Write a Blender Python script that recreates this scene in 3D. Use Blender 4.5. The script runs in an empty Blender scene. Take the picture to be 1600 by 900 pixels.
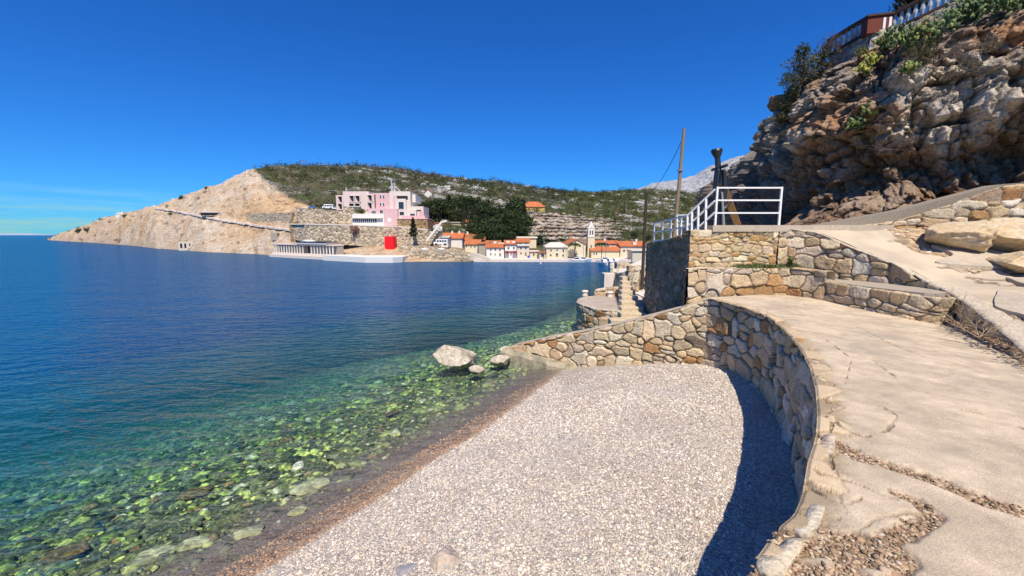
import bpy, math, random
import numpy as np
from mathutils import Vector, Matrix
R = math.radians
rng = np.random.default_rng(7)
random.seed(7)
scene = bpy.context.scene
COL = scene.collection

# ------------------------------------------------------------------ camera, sky, sun
H = 4.5; F = 640.0; PITCH = math.atan(83 / 640.0)
CA, SA = math.cos(PITCH), math.sin(PITCH)
cd = bpy.data.cameras.new('camera'); cam = bpy.data.objects.new('camera', cd); COL.objects.link(cam)
cam.location = (0, 0, H); cam.rotation_euler = (R(90) - PITCH, 0, 0)
cd.sensor_width = 36; cd.lens = F / 1600 * 36; cd.clip_start = 0.05; cd.clip_end = 60000
scene.camera = cam
SUN_EL = R(55); SUN_DIR = Vector((0.10, -1.0, 0)).normalized()
world = bpy.data.worlds.new("World"); scene.world = world; world.use_nodes = True
wn = world.node_tree.nodes; wl = world.node_tree.links; wn.clear()
sky = wn.new('ShaderNodeTexSky'); sky.sky_type = 'NISHITA'; sky.sun_disc = False
sky.sun_elevation = SUN_EL; sky.sun_rotation = math.atan2(SUN_DIR.x, SUN_DIR.y)
sky.altitude = 0; sky.air_density = 1.0; sky.dust_density = 0.0; sky.ozone_density = 2.0
hs = wn.new('ShaderNodeHueSaturation'); hs.inputs['Saturation'].default_value = 1.15
tint = wn.new('ShaderNodeVectorMath'); tint.operation = 'MULTIPLY'; tint.inputs[1].default_value = (.18, .69, 1.42)
wb = wn.new('ShaderNodeBackground'); wb.inputs['Strength'].default_value = 0.086
wo = wn.new('ShaderNodeOutputWorld')
wtc = wn.new('ShaderNodeTexCoord'); wsep = wn.new('ShaderNodeSeparateXYZ'); wl.new(wtc.outputs['Generated'], wsep.inputs[0])
wmp = wn.new('ShaderNodeMapping'); wmp.inputs['Scale'].default_value = (3.2, 3.2, 34); wl.new(wtc.outputs['Generated'], wmp.inputs['Vector'])
wnz = wn.new('ShaderNodeTexNoise'); wnz.inputs['Scale'].default_value = 2.2; wnz.inputs['Detail'].default_value = 7; wl.new(wmp.outputs[0], wnz.inputs['Vector'])
wcl = wn.new('ShaderNodeMapRange'); wcl.inputs['From Min'].default_value = .44; wcl.inputs['From Max'].default_value = .74; wl.new(wnz.outputs[0], wcl.inputs[0])
wel = wn.new('ShaderNodeMapRange'); wel.inputs['From Min'].default_value = .085; wel.inputs['From Max'].default_value = .02; wl.new(wsep.outputs['Z'], wel.inputs[0])
wmu = wn.new('ShaderNodeMath'); wmu.operation = 'MULTIPLY'; wl.new(wcl.outputs[0], wmu.inputs[0]); wl.new(wel.outputs[0], wmu.inputs[1])
wmx = wn.new('ShaderNodeMix'); wmx.data_type = 'RGBA'; wl.new(wmu.outputs[0], wmx.inputs['Factor']); wmx.inputs['B'].default_value = (24, 11.5, 6.2, 1)
wl.new(sky.outputs[0], wmx.inputs['A']); wl.new(wmx.outputs['Result'], hs.inputs['Color']); wl.new(hs.outputs[0], tint.inputs[0]); wl.new(tint.outputs[0], wb.inputs['Color']); wl.new(wb.outputs[0], wo.inputs['Surface'])
sl = bpy.data.lights.new('sun', 'SUN'); sl.energy = 5.0; sl.angle = R(0.5); sl.color = (1.0, 0.90, 0.74)
so = bpy.data.objects.new('sun', sl); COL.objects.link(so)
sdir = Vector((SUN_DIR.x * math.cos(SUN_EL), SUN_DIR.y * math.cos(SUN_EL), math.sin(SUN_EL)))
so.rotation_euler = sdir.to_track_quat('Z', 'Y').to_euler(); so.location = (20, -30, 60)
vs = scene.view_settings; vs.view_transform = 'Standard'; vs.look = 'None'; vs.exposure = 0.2; vs.gamma = 1.0
scene.cycles.max_bounces = 6; scene.cycles.diffuse_bounces = 2; scene.cycles.glossy_bounces = 2
scene.cycles.transparent_max_bounces = 12; scene.cycles.caustics_reflective = False; scene.cycles.caustics_refractive = False

# ------------------------------------------------------------------ survey helpers
def ray(px, py):
    u = px - 800.0; v = py - 450.0
    return u, F * CA - v * SA, -(F * SA + v * CA)
def at(px, py, Y):                    # point seen at a photo position, Y metres ahead
    x, y, z = ray(px, py); t = Y / y
    return (x * t, Y, H + z * t)
def onz(px, py, z):                   # point seen at a photo position, at height z
    x, y, dz = ray(px, py); t = (z - H) / dz
    return (x * t, y * t, z)
def zat(py, Y): return at(800, py, Y)[2]
def xat(px, py, Y): return at(px, py, Y)[0]

# ------------------------------------------------------------------ noise
_perm = rng.permutation(256); _perm = np.concatenate([_perm, _perm, _perm])
_grad = rng.normal(size=(256, 3)); _grad /= np.linalg.norm(_grad, axis=1)[:, None]
def perlin(x, y, z=0.0):
    x, y, z = np.broadcast_arrays(np.asarray(x, float), np.asarray(y, float), np.asarray(z, float))
    xi, yi, zi = np.floor(x).astype(int), np.floor(y).astype(int), np.floor(z).astype(int)
    xf, yf, zf = x - xi, y - yi, z - zi
    fu = lambda t: t * t * t * (t * (t * 6 - 15) + 10)
    u, v, w = fu(xf), fu(yf), fu(zf)
    r = 0
    for dx in (0, 1):
        for dy in (0, 1):
            for dz in (0, 1):
                g = _grad[_perm[(_perm[(_perm[(xi + dx) & 255] + yi + dy) & 255] + zi + dz) & 255]]
                d = g[..., 0] * (xf - dx) + g[..., 1] * (yf - dy) + g[..., 2] * (zf - dz)
                r = r + d * (u if dx else 1 - u) * (v if dy else 1 - v) * (w if dz else 1 - w)
    return r * 1.6
def fbm(x, y, z=0.0, o=4, lac=2.03, g=0.5):
    a = 1.0; s = 0; f = 1.0; n = 0
    for i in range(o):
        s = s + a * perlin(x * f + 17.3 * i, y * f - 9.1 * i, z * f + 4.7 * i); n += a; a *= g; f *= lac
    return s / n
def ridged(x, y, z=0.0, o=4):
    a = 1.0; s = 0; f = 1.0; n = 0
    for i in range(o):
        s = s + a * (1 - 2 * np.abs(perlin(x * f + 7.3 * i, y * f + 3.1 * i, z * f))); n += a; a *= 0.5; f *= 2.1
    return s / n
def sstep(a, b, x):
    t = np.clip((x - a) / (b - a), 0, 1); return t * t * (3 - 2 * t)
def worley3(x, y, z, seed=0):
    xi, yi, zi = np.floor(x).astype(int), np.floor(y).astype(int), np.floor(z).astype(int)
    f1 = np.full(x.shape, 9.0); f2 = np.full(x.shape, 9.0); cid = np.zeros(x.shape, int)
    for dx in (-1, 0, 1):
        for dy in (-1, 0, 1):
            for dz in (-1, 0, 1):
                h = _perm[(_perm[(_perm[(xi + dx + seed) & 255] + yi + dy) & 255] + zi + dz) & 255]
                px = xi + dx + .5 + _grad[h][..., 0] * .5; py = yi + dy + .5 + _grad[h][..., 1] * .5; pz = zi + dz + .5 + _grad[h][..., 2] * .5
                d = np.sqrt((px - x) ** 2 + (py - y) ** 2 + (pz - z) ** 2)
                c = d < f1
                f2 = np.where(c, f1, np.minimum(f2, d)); cid = np.where(c, h, cid); f1 = np.where(c, d, f1)
    return f1, f2, cid

# ------------------------------------------------------------------ object helpers
def tag(o, label=None, cat=None, group=None, kind=None):
    if label: o['label'] = label
    if cat: o['category'] = cat
    if group: o['group'] = group
    if kind: o['kind'] = kind
    return o
def empty(name, loc=(0, 0, 0), rz=0, label=None, cat=None, group=None):
    o = bpy.data.objects.new(name, None); COL.objects.link(o); o.empty_display_size = .2
    o.location = loc; o.rotation_euler = (0, 0, rz)
    return tag(o, label, cat, group)
def copy_tree(o, parent=None):
    c = o.copy(); COL.objects.link(c); c.parent = parent
    for ch in list(o.children): copy_tree(ch, c)
    return c
def mesh_obj(name, V, Fc, material, parent=None, smooth=False, cols=None, attrs=None):
    me = bpy.data.meshes.new(name)
    V = np.asarray(V, float).reshape(-1, 3)
    if isinstance(Fc, np.ndarray):
        n, k = Fc.shape
        me.vertices.add(len(V)); me.vertices.foreach_set('co', V.ravel())
        me.loops.add(n * k); me.loops.foreach_set('vertex_index', Fc.ravel().astype(np.int32))
        me.polygons.add(n); me.polygons.foreach_set('loop_start', np.arange(0, n * k, k, dtype=np.int32))
        me.update(calc_edges=True)
    else:
        me.from_pydata([tuple(v) for v in V], [], Fc)
    if cols is not None:
        c = np.ones((len(V), 4)); c[:, :3] = cols
        a = me.color_attributes.new('Col', 'FLOAT_COLOR', 'POINT'); a.data.foreach_set('color', c.ravel())
    if attrs:
        for k_, v_ in attrs.items():
            a = me.attributes.new(k_, 'FLOAT', 'POINT'); a.data.foreach_set('value', np.asarray(v_, float).ravel())
    if smooth: me.polygons.foreach_set('use_smooth', np.ones(len(me.polygons), bool))
    me.materials.append(material); me.validate()
    o = bpy.data.objects.new(name, me); COL.objects.link(o); o.parent = parent
    return o
def gridf(nu, nv):
    i = np.arange(nu - 1)[:, None] * nv + np.arange(nv - 1)[None, :]; i = i.ravel()
    return np.stack([i, i + nv, i + nv + 1, i + 1], 1)
class MB:
    def __init__(s): s.v = []; s.f = []
    def add(s, v, f):
        n = len(s.v); s.v += [tuple(p) for p in v]; s.f += [tuple(i + n for i in q) for q in f]; return s
    def box(s, x0, x1, y0, y1, z0, z1, m=None):
        v = [(x, y, z) for x in (x0, x1) for y in (y0, y1) for z in (z0, z1)]
        if m is not None: v = [m @ Vector(p) for p in v]
        return s.add(v, [(0, 1, 3, 2), (4, 6, 7, 5), (0, 4, 5, 1), (2, 3, 7, 6), (0, 2, 6, 4), (1, 5, 7, 3)])
    def prism(s, poly, z0, z1):        # poly xy counter-clockwise
        n = len(poly)
        v = [(x, y, z0) for x, y in poly] + [(x, y, z1) for x, y in poly]
        return s.add(v, [tuple(range(n))[::-1], tuple(range(n, 2 * n))] + [(i, (i + 1) % n, n + (i + 1) % n, n + i) for i in range(n)])
    def prismy(s, poly, y0, y1):       # poly xz
        n = len(poly)
        v = [(x, y0, z) for x, z in poly] + [(x, y1, z) for x, z in poly]
        return s.add(v, [tuple(range(n)), tuple(range(n, 2 * n))[::-1]] + [((i + 1) % n, i, n + i, n + (i + 1) % n) for i in range(n)])
    def tube(s, a, b, r0, r1=None, n=8):
        a, b = Vector(a), Vector(b); r1 = r0 if r1 is None else r1
        d = (b - a).normalized(); q = d.to_track_quat('Z', 'Y').to_matrix()
        v = []
        for p, r in ((a, r0), (b, r1)):
            for k in range(n):
                t = 2 * math.pi * k / n; v.append(p + q @ Vector((r * math.cos(t), r * math.sin(t), 0)))
        return s.add(v, [tuple(range(n))[::-1], tuple(range(n, 2 * n))] + [(i, (i + 1) % n, n + (i + 1) % n, n + i) for i in range(n)])
    def bar(s, a, b, w, h):            # square bar between two points
        a, b = Vector(a), Vector(b); d = (b - a); L = d.length; d.normalize()
        side = d.cross(Vector((0, 0, 1)))
        if side.length < .05: side = Vector((1, 0, 0))
        side.normalize(); up = side.cross(d)
        v = [p + side * sx * w / 2 + up * sz * h / 2 for p in (a, b) for sx, sz in ((-1, -1), (1, -1), (1, 1), (-1, 1))]
        return s.add(v, [(3, 2, 1, 0), (4, 5, 6, 7), (0, 1, 5, 4), (1, 2, 6, 5), (2, 3, 7, 6), (3, 0, 4, 7)])
    def build(s, name, m, parent=None, smooth=False, cols=None):
        return mesh_obj(name, s.v, s.f, m, parent, smooth, cols)

# ------------------------------------------------------------------ materials
def mat(name, col=(.5, .5, .5), attr=False, var=.25, nscale=4.0, col2=None, bump=.3, bscale=12.0, bdist=.02,
        rough=.9, metal=0.0, voro=None, spec=.3, detail=8, trans=0.0):
    m = bpy.data.materials.new(name); m.use_nodes = True
    N = m.node_tree.nodes; L = m.node_tree.links; N.clear()
    out = N.new('ShaderNodeOutputMaterial'); p = N.new('ShaderNodeBsdfPrincipled')
    L.new(p.outputs[0], out.inputs[0])
    p.inputs['Roughness'].default_value = rough; p.inputs['Metallic'].default_value = metal
    p.inputs['Specular IOR Level'].default_value = spec
    geo = N.new('ShaderNodeNewGeometry') if attr else None
    tc = N.new('ShaderNodeTexCoord'); src = tc.outputs['Object']
    nz = N.new('ShaderNodeTexNoise'); nz.inputs['Scale'].default_value = nscale; nz.inputs['Detail'].default_value = detail
    L.new(src, nz.inputs['Vector'])
    if attr:
        a = N.new('ShaderNodeAttribute'); a.attribute_name = 'Col'; base = a.outputs['Color']
    else:
        rgb = N.new('ShaderNodeRGB'); rgb.outputs[0].default_value = (*col, 1); base = rgb.outputs[0]
    if col2 is not None:
        mx = N.new('ShaderNodeMix'); mx.data_type = 'RGBA'
        cr = N.new('ShaderNodeMapRange'); cr.inputs['From Min'].default_value = .42; cr.inputs['From Max'].default_value = .62
        L.new(nz.outputs[0], cr.inputs[0]); L.new(cr.outputs[0], mx.inputs['Factor']); L.new(base, mx.inputs['A']); mx.inputs['B'].default_value = (*col2, 1)
        base = mx.outputs['Result']
    nz2 = N.new('ShaderNodeTexNoise'); nz2.inputs['Scale'].default_value = nscale * 5.7; nz2.inputs['Detail'].default_value = 6
    nz2.inputs['Roughness'].default_value = .65; L.new(src, nz2.inputs['Vector'])
    mr = N.new('ShaderNodeMapRange'); mr.inputs['From Min'].default_value = .3; mr.inputs['From Max'].default_value = .7
    mr.inputs['To Min'].default_value = 1 - var; mr.inputs['To Max'].default_value = 1 + var
    L.new(nz2.outputs[0], mr.inputs[0])
    mm = N.new('ShaderNodeVectorMath'); mm.operation = 'SCALE'; L.new(base, mm.inputs[0]); L.new(mr.outputs[0], mm.inputs['Scale'])
    L.new(mm.outputs[0], p.inputs['Base Color'])
    hgt = None
    if bump:
        nb = N.new('ShaderNodeTexNoise'); nb.inputs['Scale'].default_value = bscale; nb.inputs['Detail'].default_value = 10; nb.inputs['Roughness'].default_value = .65
        L.new(src, nb.inputs['Vector'])
        bp = N.new('ShaderNodeBump'); bp.inputs['Strength'].default_value = bump; bp.inputs['Distance'].default_value = bdist
        L.new(nb.outputs[0], bp.inputs['Height']); L.new(bp.outputs[0], p.inputs['Normal'])
        hgt = bp
    if voro:
        vo = N.new('ShaderNodeTexVoronoi'); vo.inputs['Scale'].default_value = voro; L.new(src, vo.inputs['Vector'])
        b2 = N.new('ShaderNodeBump'); b2.inputs['Strength'].default_value = .9; b2.inputs['Distance'].default_value = .5 / voro; b2.invert = True
        L.new(vo.outputs['Distance'], b2.inputs['Height'])
        if hgt: L.new(hgt.outputs[0], b2.inputs['Normal'])
        L.new(b2.outputs[0], p.inputs['Normal'])
        sp = N.new('ShaderNodeSeparateColor'); L.new(vo.outputs['Color'], sp.inputs[0])
        m3 = N.new('ShaderNodeMapRange'); m3.inputs['To Min'].default_value = .55; m3.inputs['To Max'].default_value = 1.3; L.new(sp.outputs[0], m3.inputs[0])
        m4 = N.new('ShaderNodeVectorMath'); m4.operation = 'SCALE'; L.new(mm.outputs[0], m4.inputs[0]); L.new(m3.outputs[0], m4.inputs['Scale'])
        L.new(m4.outputs[0], p.inputs['Base Color'])
    if trans:
        tl = N.new('ShaderNodeBsdfTranslucent'); ms = N.new('ShaderNodeMixShader'); ms.inputs[0].default_value = trans
        L.new(mm.outputs[0], tl.inputs[0]); L.new(p.outputs[0], ms.inputs[1]); L.new(tl.outputs[0], ms.inputs[2]); L.new(ms.outputs[0], out.inputs[0])
    return m
M = {}
M['stone'] = mat('stone', attr=True, var=.42, nscale=4.5, bump=1.0, bscale=20, bdist=.035, rough=.92)
M['cliff'] = mat('cliff rock', attr=True, var=.5, nscale=1.6, bump=1.0, bscale=4, bdist=.16, rough=.95)
M['concrete'] = mat('concrete', (.50, .42, .32), var=.16, nscale=3, bump=.35, bscale=45, bdist=.008, rough=.9, col2=(.44, .37, .28))
M['concattr'] = mat('old concrete', attr=True, var=.34, nscale=22, bump=1.0, bscale=70, bdist=.008, rough=.92)
M['pebble'] = mat('pebble', attr=True, var=.15, nscale=30, bump=0, rough=.8)
M['gravel'] = mat('gravel', attr=True, var=.15, nscale=20, bump=.3, bscale=150, bdist=.004, rough=.9, voro=42)
M['boulder'] = mat('boulder rock', (.52, .46, .37), var=.3, nscale=2.5, bump=.8, bscale=9, bdist=.05, rough=.9, col2=(.36, .31, .24))
M['terrain'] = mat('hillside ground', attr=True, var=.4, nscale=.35, bump=1.0, bscale=1.3, bdist=.5, rough=1)
M['mountain'] = mat('mountain rock', attr=True, var=.45, nscale=.012, bump=1.0, bscale=.03, bdist=14, rough=1)
M['leaf'] = mat('foliage', attr=True, var=.3, nscale=2, bump=0, rough=.7, trans=.25)
M['needle'] = mat('dark foliage', attr=True, var=.35, nscale=1.5, bump=0, rough=.8, trans=.1)
M['bark'] = mat('bark', (.12, .085, .055), var=.3, nscale=6, bump=.6, bscale=20, rough=.95)
M['wood'] = mat('weathered wood', (.26, .19, .13), var=.35, nscale=5, bump=.4, bscale=25, rough=.85)
M['brownbeam'] = mat('brown timber', (.17, .095, .035), var=.3, nscale=4, bump=.4, bscale=20, rough=.8)
M['white'] = mat('white paint', (.8, .8, .78), var=.05, nscale=3, bump=.1, bscale=30, rough=.5)
M['iron'] = mat('black iron', (.018, .02, .024), var=.4, nscale=8, bump=.5, bscale=25, bdist=.01, rough=.42, spec=.6)
M['plaster'] = mat('white plaster', (.74, .71, .65), var=.08, nscale=.8, bump=.2, bscale=5, rough=.9)
M['cream'] = mat('cream plaster', (.68, .60, .42), var=.1, nscale=.8, bump=.2, bscale=5, rough=.9)
M['beige'] = mat('beige plaster', (.66, .58, .46), var=.1, nscale=.8, bump=.2, bscale=5, rough=.9)
M['yellow'] = mat('yellow plaster', (.62, .42, .14), var=.1, nscale=.8, bump=.2, bscale=5, rough=.9)
M['pink'] = mat('pink plaster', (.68, .44, .44), var=.1, nscale=.6, bump=.2, bscale=4, rough=.9)
M['offwhite'] = mat('offwhite concrete', (.72, .62, .54), var=.12, nscale=.6, bump=.2, bscale=4, rough=.9)
M['greywall'] = mat('grey stone plaster', (.36, .32, .27), var=.25, nscale=1.2, bump=.5, bscale=4, rough=.95)
M['rubble'] = mat('rubble masonry', (.50, .41, .29), var=.22, nscale=1.2, bump=1.0, bscale=3, bdist=.15, rough=.95, voro=2.2)
M['rubble2'] = mat('brown masonry', (.34, .23, .12), var=.4, nscale=1.2, bump=1.0, bscale=3, bdist=.15, rough=.95, voro=2.6)
M['roof'] = mat('roof tiles', (.52, .17, .06), var=.35, nscale=1.2, bump=.6, bscale=9, bdist=.05, rough=.85, col2=(.42, .13, .055))
M['roofdark'] = mat('old roof tiles', (.40, .15, .06), var=.4, nscale=1.0, bump=.6, bscale=9, bdist=.05, rough=.85, col2=(.26, .12, .06))
M['dark'] = mat('dark opening', (.02, .02, .022), var=.2, bump=0, rough=.5)
M['glass'] = mat('window glass', (.03, .04, .05), var=.2, bump=0, rough=.15, spec=.6)
M['red'] = mat('red paint', (.80, .01, .02), var=.06, nscale=1, bump=.1, bscale=3, rough=.5)
M['blue'] = mat('blue paint', (.02, .12, .5), var=.05, bump=0, rough=.5)
M['hull'] = mat('boat hull', (.72, .72, .70), var=.05, bump=0, rough=.3)
M['hullblue'] = mat('blue hull', (.35, .5, .62), var=.05, bump=0, rough=.3)
M['tyre'] = mat('rubber', (.02, .02, .02), bump=0, rough=.8)
M['paintwhite'] = mat('car paint', (.78, .78, .78), var=.02, bump=0, rough=.25)
M['paintblue'] = mat('blue car paint', (.10, .2, .4), var=.02, bump=0, rough=.25)
M['rust'] = mat('red brown iron', (.16, .035, .02), var=.3, nscale=4, bump=.3, bscale=20, rough=.7)
M['greymetal'] = mat('grey metal', (.3, .3, .3), var=.1, bump=0, rough=.5, metal=.3)

# ------------------------------------------------------------------ foreshore heights
WL = [(-40, -26), (-14, -6), (-7.5, -.5)] + [onz(a, b, 0)[:2] for a, b in ((420, 880), (569, 787), (662, 724), (737, 679), (846, 600), (868, 582))] + \
     [(1.7, 13.6), (3.6, 15.0), (5.6, 17.2), (6.3, 20), (6.6, 24), (7.6, 29), (11, 41), (16, 54), (23, 68)]
WL = np.array(WL)
def seg_dist(x, y, poly):
    best = np.full(x.shape, 1e9); sg = np.zeros(x.shape); arc = np.zeros(x.shape); acc = 0
    for i in range(len(poly) - 1):
        a, b = poly[i], poly[i + 1]; d = b - a; L2 = d @ d; L = math.sqrt(L2)
        t = np.clip(((x - a[0]) * d[0] + (y - a[1]) * d[1]) / L2, 0, 1)
        dx = x - (a[0] + t * d[0]); dy = y - (a[1] + t * d[1]); dd = np.hypot(dx, dy)
        c = dd < best - 1e-9
        best = np.where(c, dd, best); sg = np.where(c, np.sign(d[0] * dy - d[1] * dx), sg); arc = np.where(c, acc + t * L, arc); acc += L
    return best, sg, arc
def shore_s(x, y):                       # + on land (right), - at sea
    d, sg, _ = seg_dist(x, y, WL); return -d * sg
SX = [-400, -40, -24, -15, -10, -6.5, -3.5, -1.6, -.7, 0, 1, 2.5, 5, 8, 20]
SZ = [-60, -9.5, -5.4, -3.0, -1.75, -1.0, -.5, -.24, -.10, 0, .2, .5, .88, 1.0, 1.1]
def ground_z(x, y):
    s = shore_s(x, y)
    z = np.interp(s, SX, SZ)
    z = np.where(z < 0, z * (1 + np.clip((y - 22) / 6, 0, 6)), z); z = np.maximum(z, -14)
    return z, s

# ------------------------------------------------------------------ beach and near seabed
def palette(n, cols, w=None, jit=.12, g=None):
    g = g or rng
    cols = np.array(cols); w = np.array(w if w is not None else [1] * len(cols), float); w /= w.sum()
    c = cols[g.choice(len(cols), size=n, p=w)]
    return np.clip(c * (1 + g.normal(0, jit, size=(n, 1))) * (1 + g.normal(0, jit * .12, size=(n, 3))), .005, .95)
xs = np.arange(-44, 9.01, .075); ys = np.arange(-3, 42.01, .075)
X, Y = np.meshgrid(xs, ys, indexing='ij')
Z, S = ground_z(X, Y)
wet_s = S + .10 * fbm(X * 1.2, Y * 1.2) 
Z = Z + .03 * fbm(X * .9, Y * .9, 0, 3) * sstep(.2, 1.5, np.abs(S)) + .008 * fbm(X * 9, Y * 9)
rockm = sstep(-1.0, -1.9, wet_s + .5 * fbm(X * .8, Y * .8))
Z = Z + .05 * ridged(X * .5 + .2 * Y, Y * .28, 6, 2) * sstep(.5, 1.6, S)
weed = sstep(.18, .34, fbm(X * .35, Y * .35, 91, 4)) * sstep(-3, -5.5, S)
Z = Z + rockm * (.16 * fbm(X * 2.2, Y * 2.2, 3, 3) + .05 * fbm(X * 8, Y * 8, 1, 2))
dry = np.array([.46, .41, .36]); drywarm = np.array([.43, .36, .30]); wet = np.array([.28, .19, .13]); under = np.array([.20, .155, .125]); grn = np.array([.085, .095, .04])
def mix3(a, b, t): return a * (1 - t[..., None]) + b * t[..., None]
Cc = mix3(np.broadcast_to(dry, X.shape + (3,)), drywarm, sstep(-.2, .4, fbm(X * .7, Y * .7, 5)))
Cc = mix3(Cc, wet, sstep(.24, .05, wet_s) * .85)
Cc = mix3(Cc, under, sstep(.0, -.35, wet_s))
g1 = sstep(-.15, .35, fbm(X * 3.1, Y * 3.1, 2, 4)); g2 = sstep(0, .4, fbm(X * 1.1, Y * 1.1, 8, 3))
pale = np.array([.34, .37, .27])
greens = mix3(mix3(np.broadcast_to(grn, X.shape + (3,)), np.array([.22, .22, .09]), g1), np.array([.035, .045, .025]), g2 * .7)
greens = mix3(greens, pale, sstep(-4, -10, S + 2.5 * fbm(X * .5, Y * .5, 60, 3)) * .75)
Cc = mix3(Cc, greens, rockm); Cc = mix3(Cc, np.array([.02, .03, .025]), weed * .85)
keep = ~((X > 5.9) & (Y > 12.2))
idx = gridf(len(xs), len(ys))
# the sheet stops behind the walls
kq = (S.ravel()[idx[:, 0]] > -38)
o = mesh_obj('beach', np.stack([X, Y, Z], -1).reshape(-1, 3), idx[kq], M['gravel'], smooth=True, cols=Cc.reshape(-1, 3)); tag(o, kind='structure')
far_bed = MB().add([(-30000, -300, -14.2), (30000, -300, -14.2), (30000, 30000, -14.2), (-30000, 30000, -14.2)], [(0, 1, 2, 3)])
tag(far_bed.build('seabed', mat('deep seabed', (.03, .06, .06), bump=0)), kind='structure')

# pebbles
ico_v = []; ph = (1 + 5 ** .5) / 2
for a in (-1, 1):
    for b in (-ph, ph): ico_v += [(0, a, b), (a, b, 0), (b, 0, a)]
ico_v = np.array(ico_v); ico_v /= np.linalg.norm(ico_v[0])
ico_f = []
for i in range(12):
    for j in range(i + 1, 12):
        for k in range(j + 1, 12):
            d = [np.linalg.norm(ico_v[p] - ico_v[q]) for p, q in ((i, j), (j, k), (i, k))]
            if max(d) < 1.1:
                n = np.cross(ico_v[j] - ico_v[i], ico_v[k] - ico_v[i])
                ico_f.append((i, j, k) if n @ ico_v[i] > 0 else (i, k, j))
ico_f = np.array(ico_f)
def scatter_stones(name, P, r, cols, material, flat=(.35, .7), rough=.18, smooth=True):
    n = len(P)
    base = ico_v[None] * (1 + rng.normal(0, rough, size=(n, 12, 1)))
    sc = np.stack([rng.uniform(.8, 1.3, n), rng.uniform(.65, 1.0, n), rng.uniform(*flat, n)], 1) * r[:, None]
    base = base * sc[:, None, :]
    an = rng.uniform(0, 6.28, n); ti = rng.normal(0, .3, n)
    ct, st = np.cos(ti)[:, None], np.sin(ti)[:, None]
    y1 = base[..., 1] * ct - base[..., 2] * st; z1 = base[..., 1] * st + base[..., 2] * ct
    ca, sa = np.cos(an)[:, None], np.sin(an)[:, None]
    x2 = base[..., 0] * ca - y1 * sa; y2 = base[..., 0] * sa + y1 * ca
    V = np.stack([x2, y2, z1], -1) + P[:, None, :]
    Fc = (ico_f[None] + np.arange(n)[:, None, None] * 12).reshape(-1, 3)
    return mesh_obj(name, V.reshape(-1, 3), Fc, material, smooth=smooth, cols=np.repeat(cols, 12, axis=0))
pc = [(.71, .63, .53), (.64, .56, .46), (.50, .44, .37), (.68, .56, .44), (.76, .69, .60), (.26, .24, .21), (.54, .40, .29)]
pw = [5, 5, 3, 3, 3, 1, .7]
n = 120000
px_ = rng.uniform(-4, 6.2, n); py_ = 1.6 + 11.0 * rng.beta(1.0, 1.7, n)
zz, ss = ground_z(px_, py_)
kk = (ss > -.5) & (ss < 5.5)
px_, py_, zz, ss = px_[kk], py_[kk], zz[kk], ss[kk]
rr = rng.gamma(5, .0024, len(px_)) * (1 + .45 * fbm(px_ * .8, py_ * .8, 55, 2)) * (1 + .3 * (py_ > 8)); rr = np.clip(rr, .007, .034)
cc = palette(len(px_), pc, pw)
ww = sstep(.22, .03, ss + .1 * fbm(px_ * 1.2, py_ * 1.2))[:, None]
cc = cc * (1 - ww) + cc * ww * np.array([.66, .49, .38])
o = scatter_stones('pebbles', np.stack([px_, py_, zz + .1 * rr + .03 * fbm(px_ * .9, py_ * .9, 0, 3) * sstep(.2, 1.5, np.abs(ss)) + .05 * ridged(px_ * .5 + .2 * py_, py_ * .28, 6, 2) * sstep(.5, 1.6, ss)], 1), rr, cc, M['pebble'], rough=.10)
tag(o, 'loose pale grey and pinkish pebbles covering the beach', 'pebbles', kind='stuff')
print('pebbles', len(px_))
# submerged cobbles
n = 60000
px_ = rng.uniform(-20, 4, n); py_ = rng.uniform(2, 24, n); zz, ss = ground_z(px_, py_)
kk = (ss < -.5) & (ss > -14) & (rng.uniform(0, 1, n) < sstep(-.4, -2.2, ss))
px_, py_, zz, ss = px_[kk], py_[kk], zz[kk], ss[kk]
rr = np.clip(rng.gamma(2.2, .018, len(px_)), .015, .15) * (1 + .03 * np.hypot(px_, py_))
gc = palette(len(px_), [(.38, .40, .10), (.17, .21, .05), (.42, .42, .25), (.035, .045, .025), (.08, .11, .035), (.54, .50, .34), (.24, .15, .05)], [4, 4.4, .7, 3, 3.2, .3, .8], jit=.22)
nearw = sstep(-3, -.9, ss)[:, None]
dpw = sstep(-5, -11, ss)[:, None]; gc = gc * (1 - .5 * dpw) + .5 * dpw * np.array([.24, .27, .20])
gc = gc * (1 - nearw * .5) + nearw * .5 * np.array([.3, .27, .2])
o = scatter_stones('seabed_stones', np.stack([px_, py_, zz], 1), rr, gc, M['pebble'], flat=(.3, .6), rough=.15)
tag(o, 'green algae covered stones lying under the shallow water', 'stones', kind='stuff')

# ------------------------------------------------------------------ water
def geo_axis(lo, hi, near, step, growth=1.12):
    a = [0.0]; s = step
    while a[-1] < hi:
        a.append(a[-1] + s)
        if a[-1] > near: s *= growth
    b = [0.0]; s = step
    while b[-1] < -lo:
        b.append(b[-1] + s)
        if b[-1] > near: s *= growth
    return np.array([-v for v in b[:0:-1]] + a)
xs = geo_axis(-25000, 25000, 26, .35); ys = geo_axis(-200, 25000, 32, .35)
X, Y = np.meshgrid(xs, ys, indexing='ij')
gz, S = ground_z(X, Y); depth = np.clip(-gz, 0, 20)
wm = bpy.data.materials.new('sea water'); wm.use_nodes = True
N = wm.node_tree.nodes; L = wm.node_tree.links; N.clear()
out = N.new('ShaderNodeOutputMaterial'); geo = N.new('ShaderNodeNewGeometry')
def mth(op, a, b=None, c=None):
    m = N.new('ShaderNodeMath'); m.operation = op
    for i, v in enumerate((a, b, c)):
        if v is None: continue
        if isinstance(v, (int, float)): m.inputs[i].default_value = v
        else: L.new(v, m.inputs[i])
    return m.outputs[0]
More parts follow.
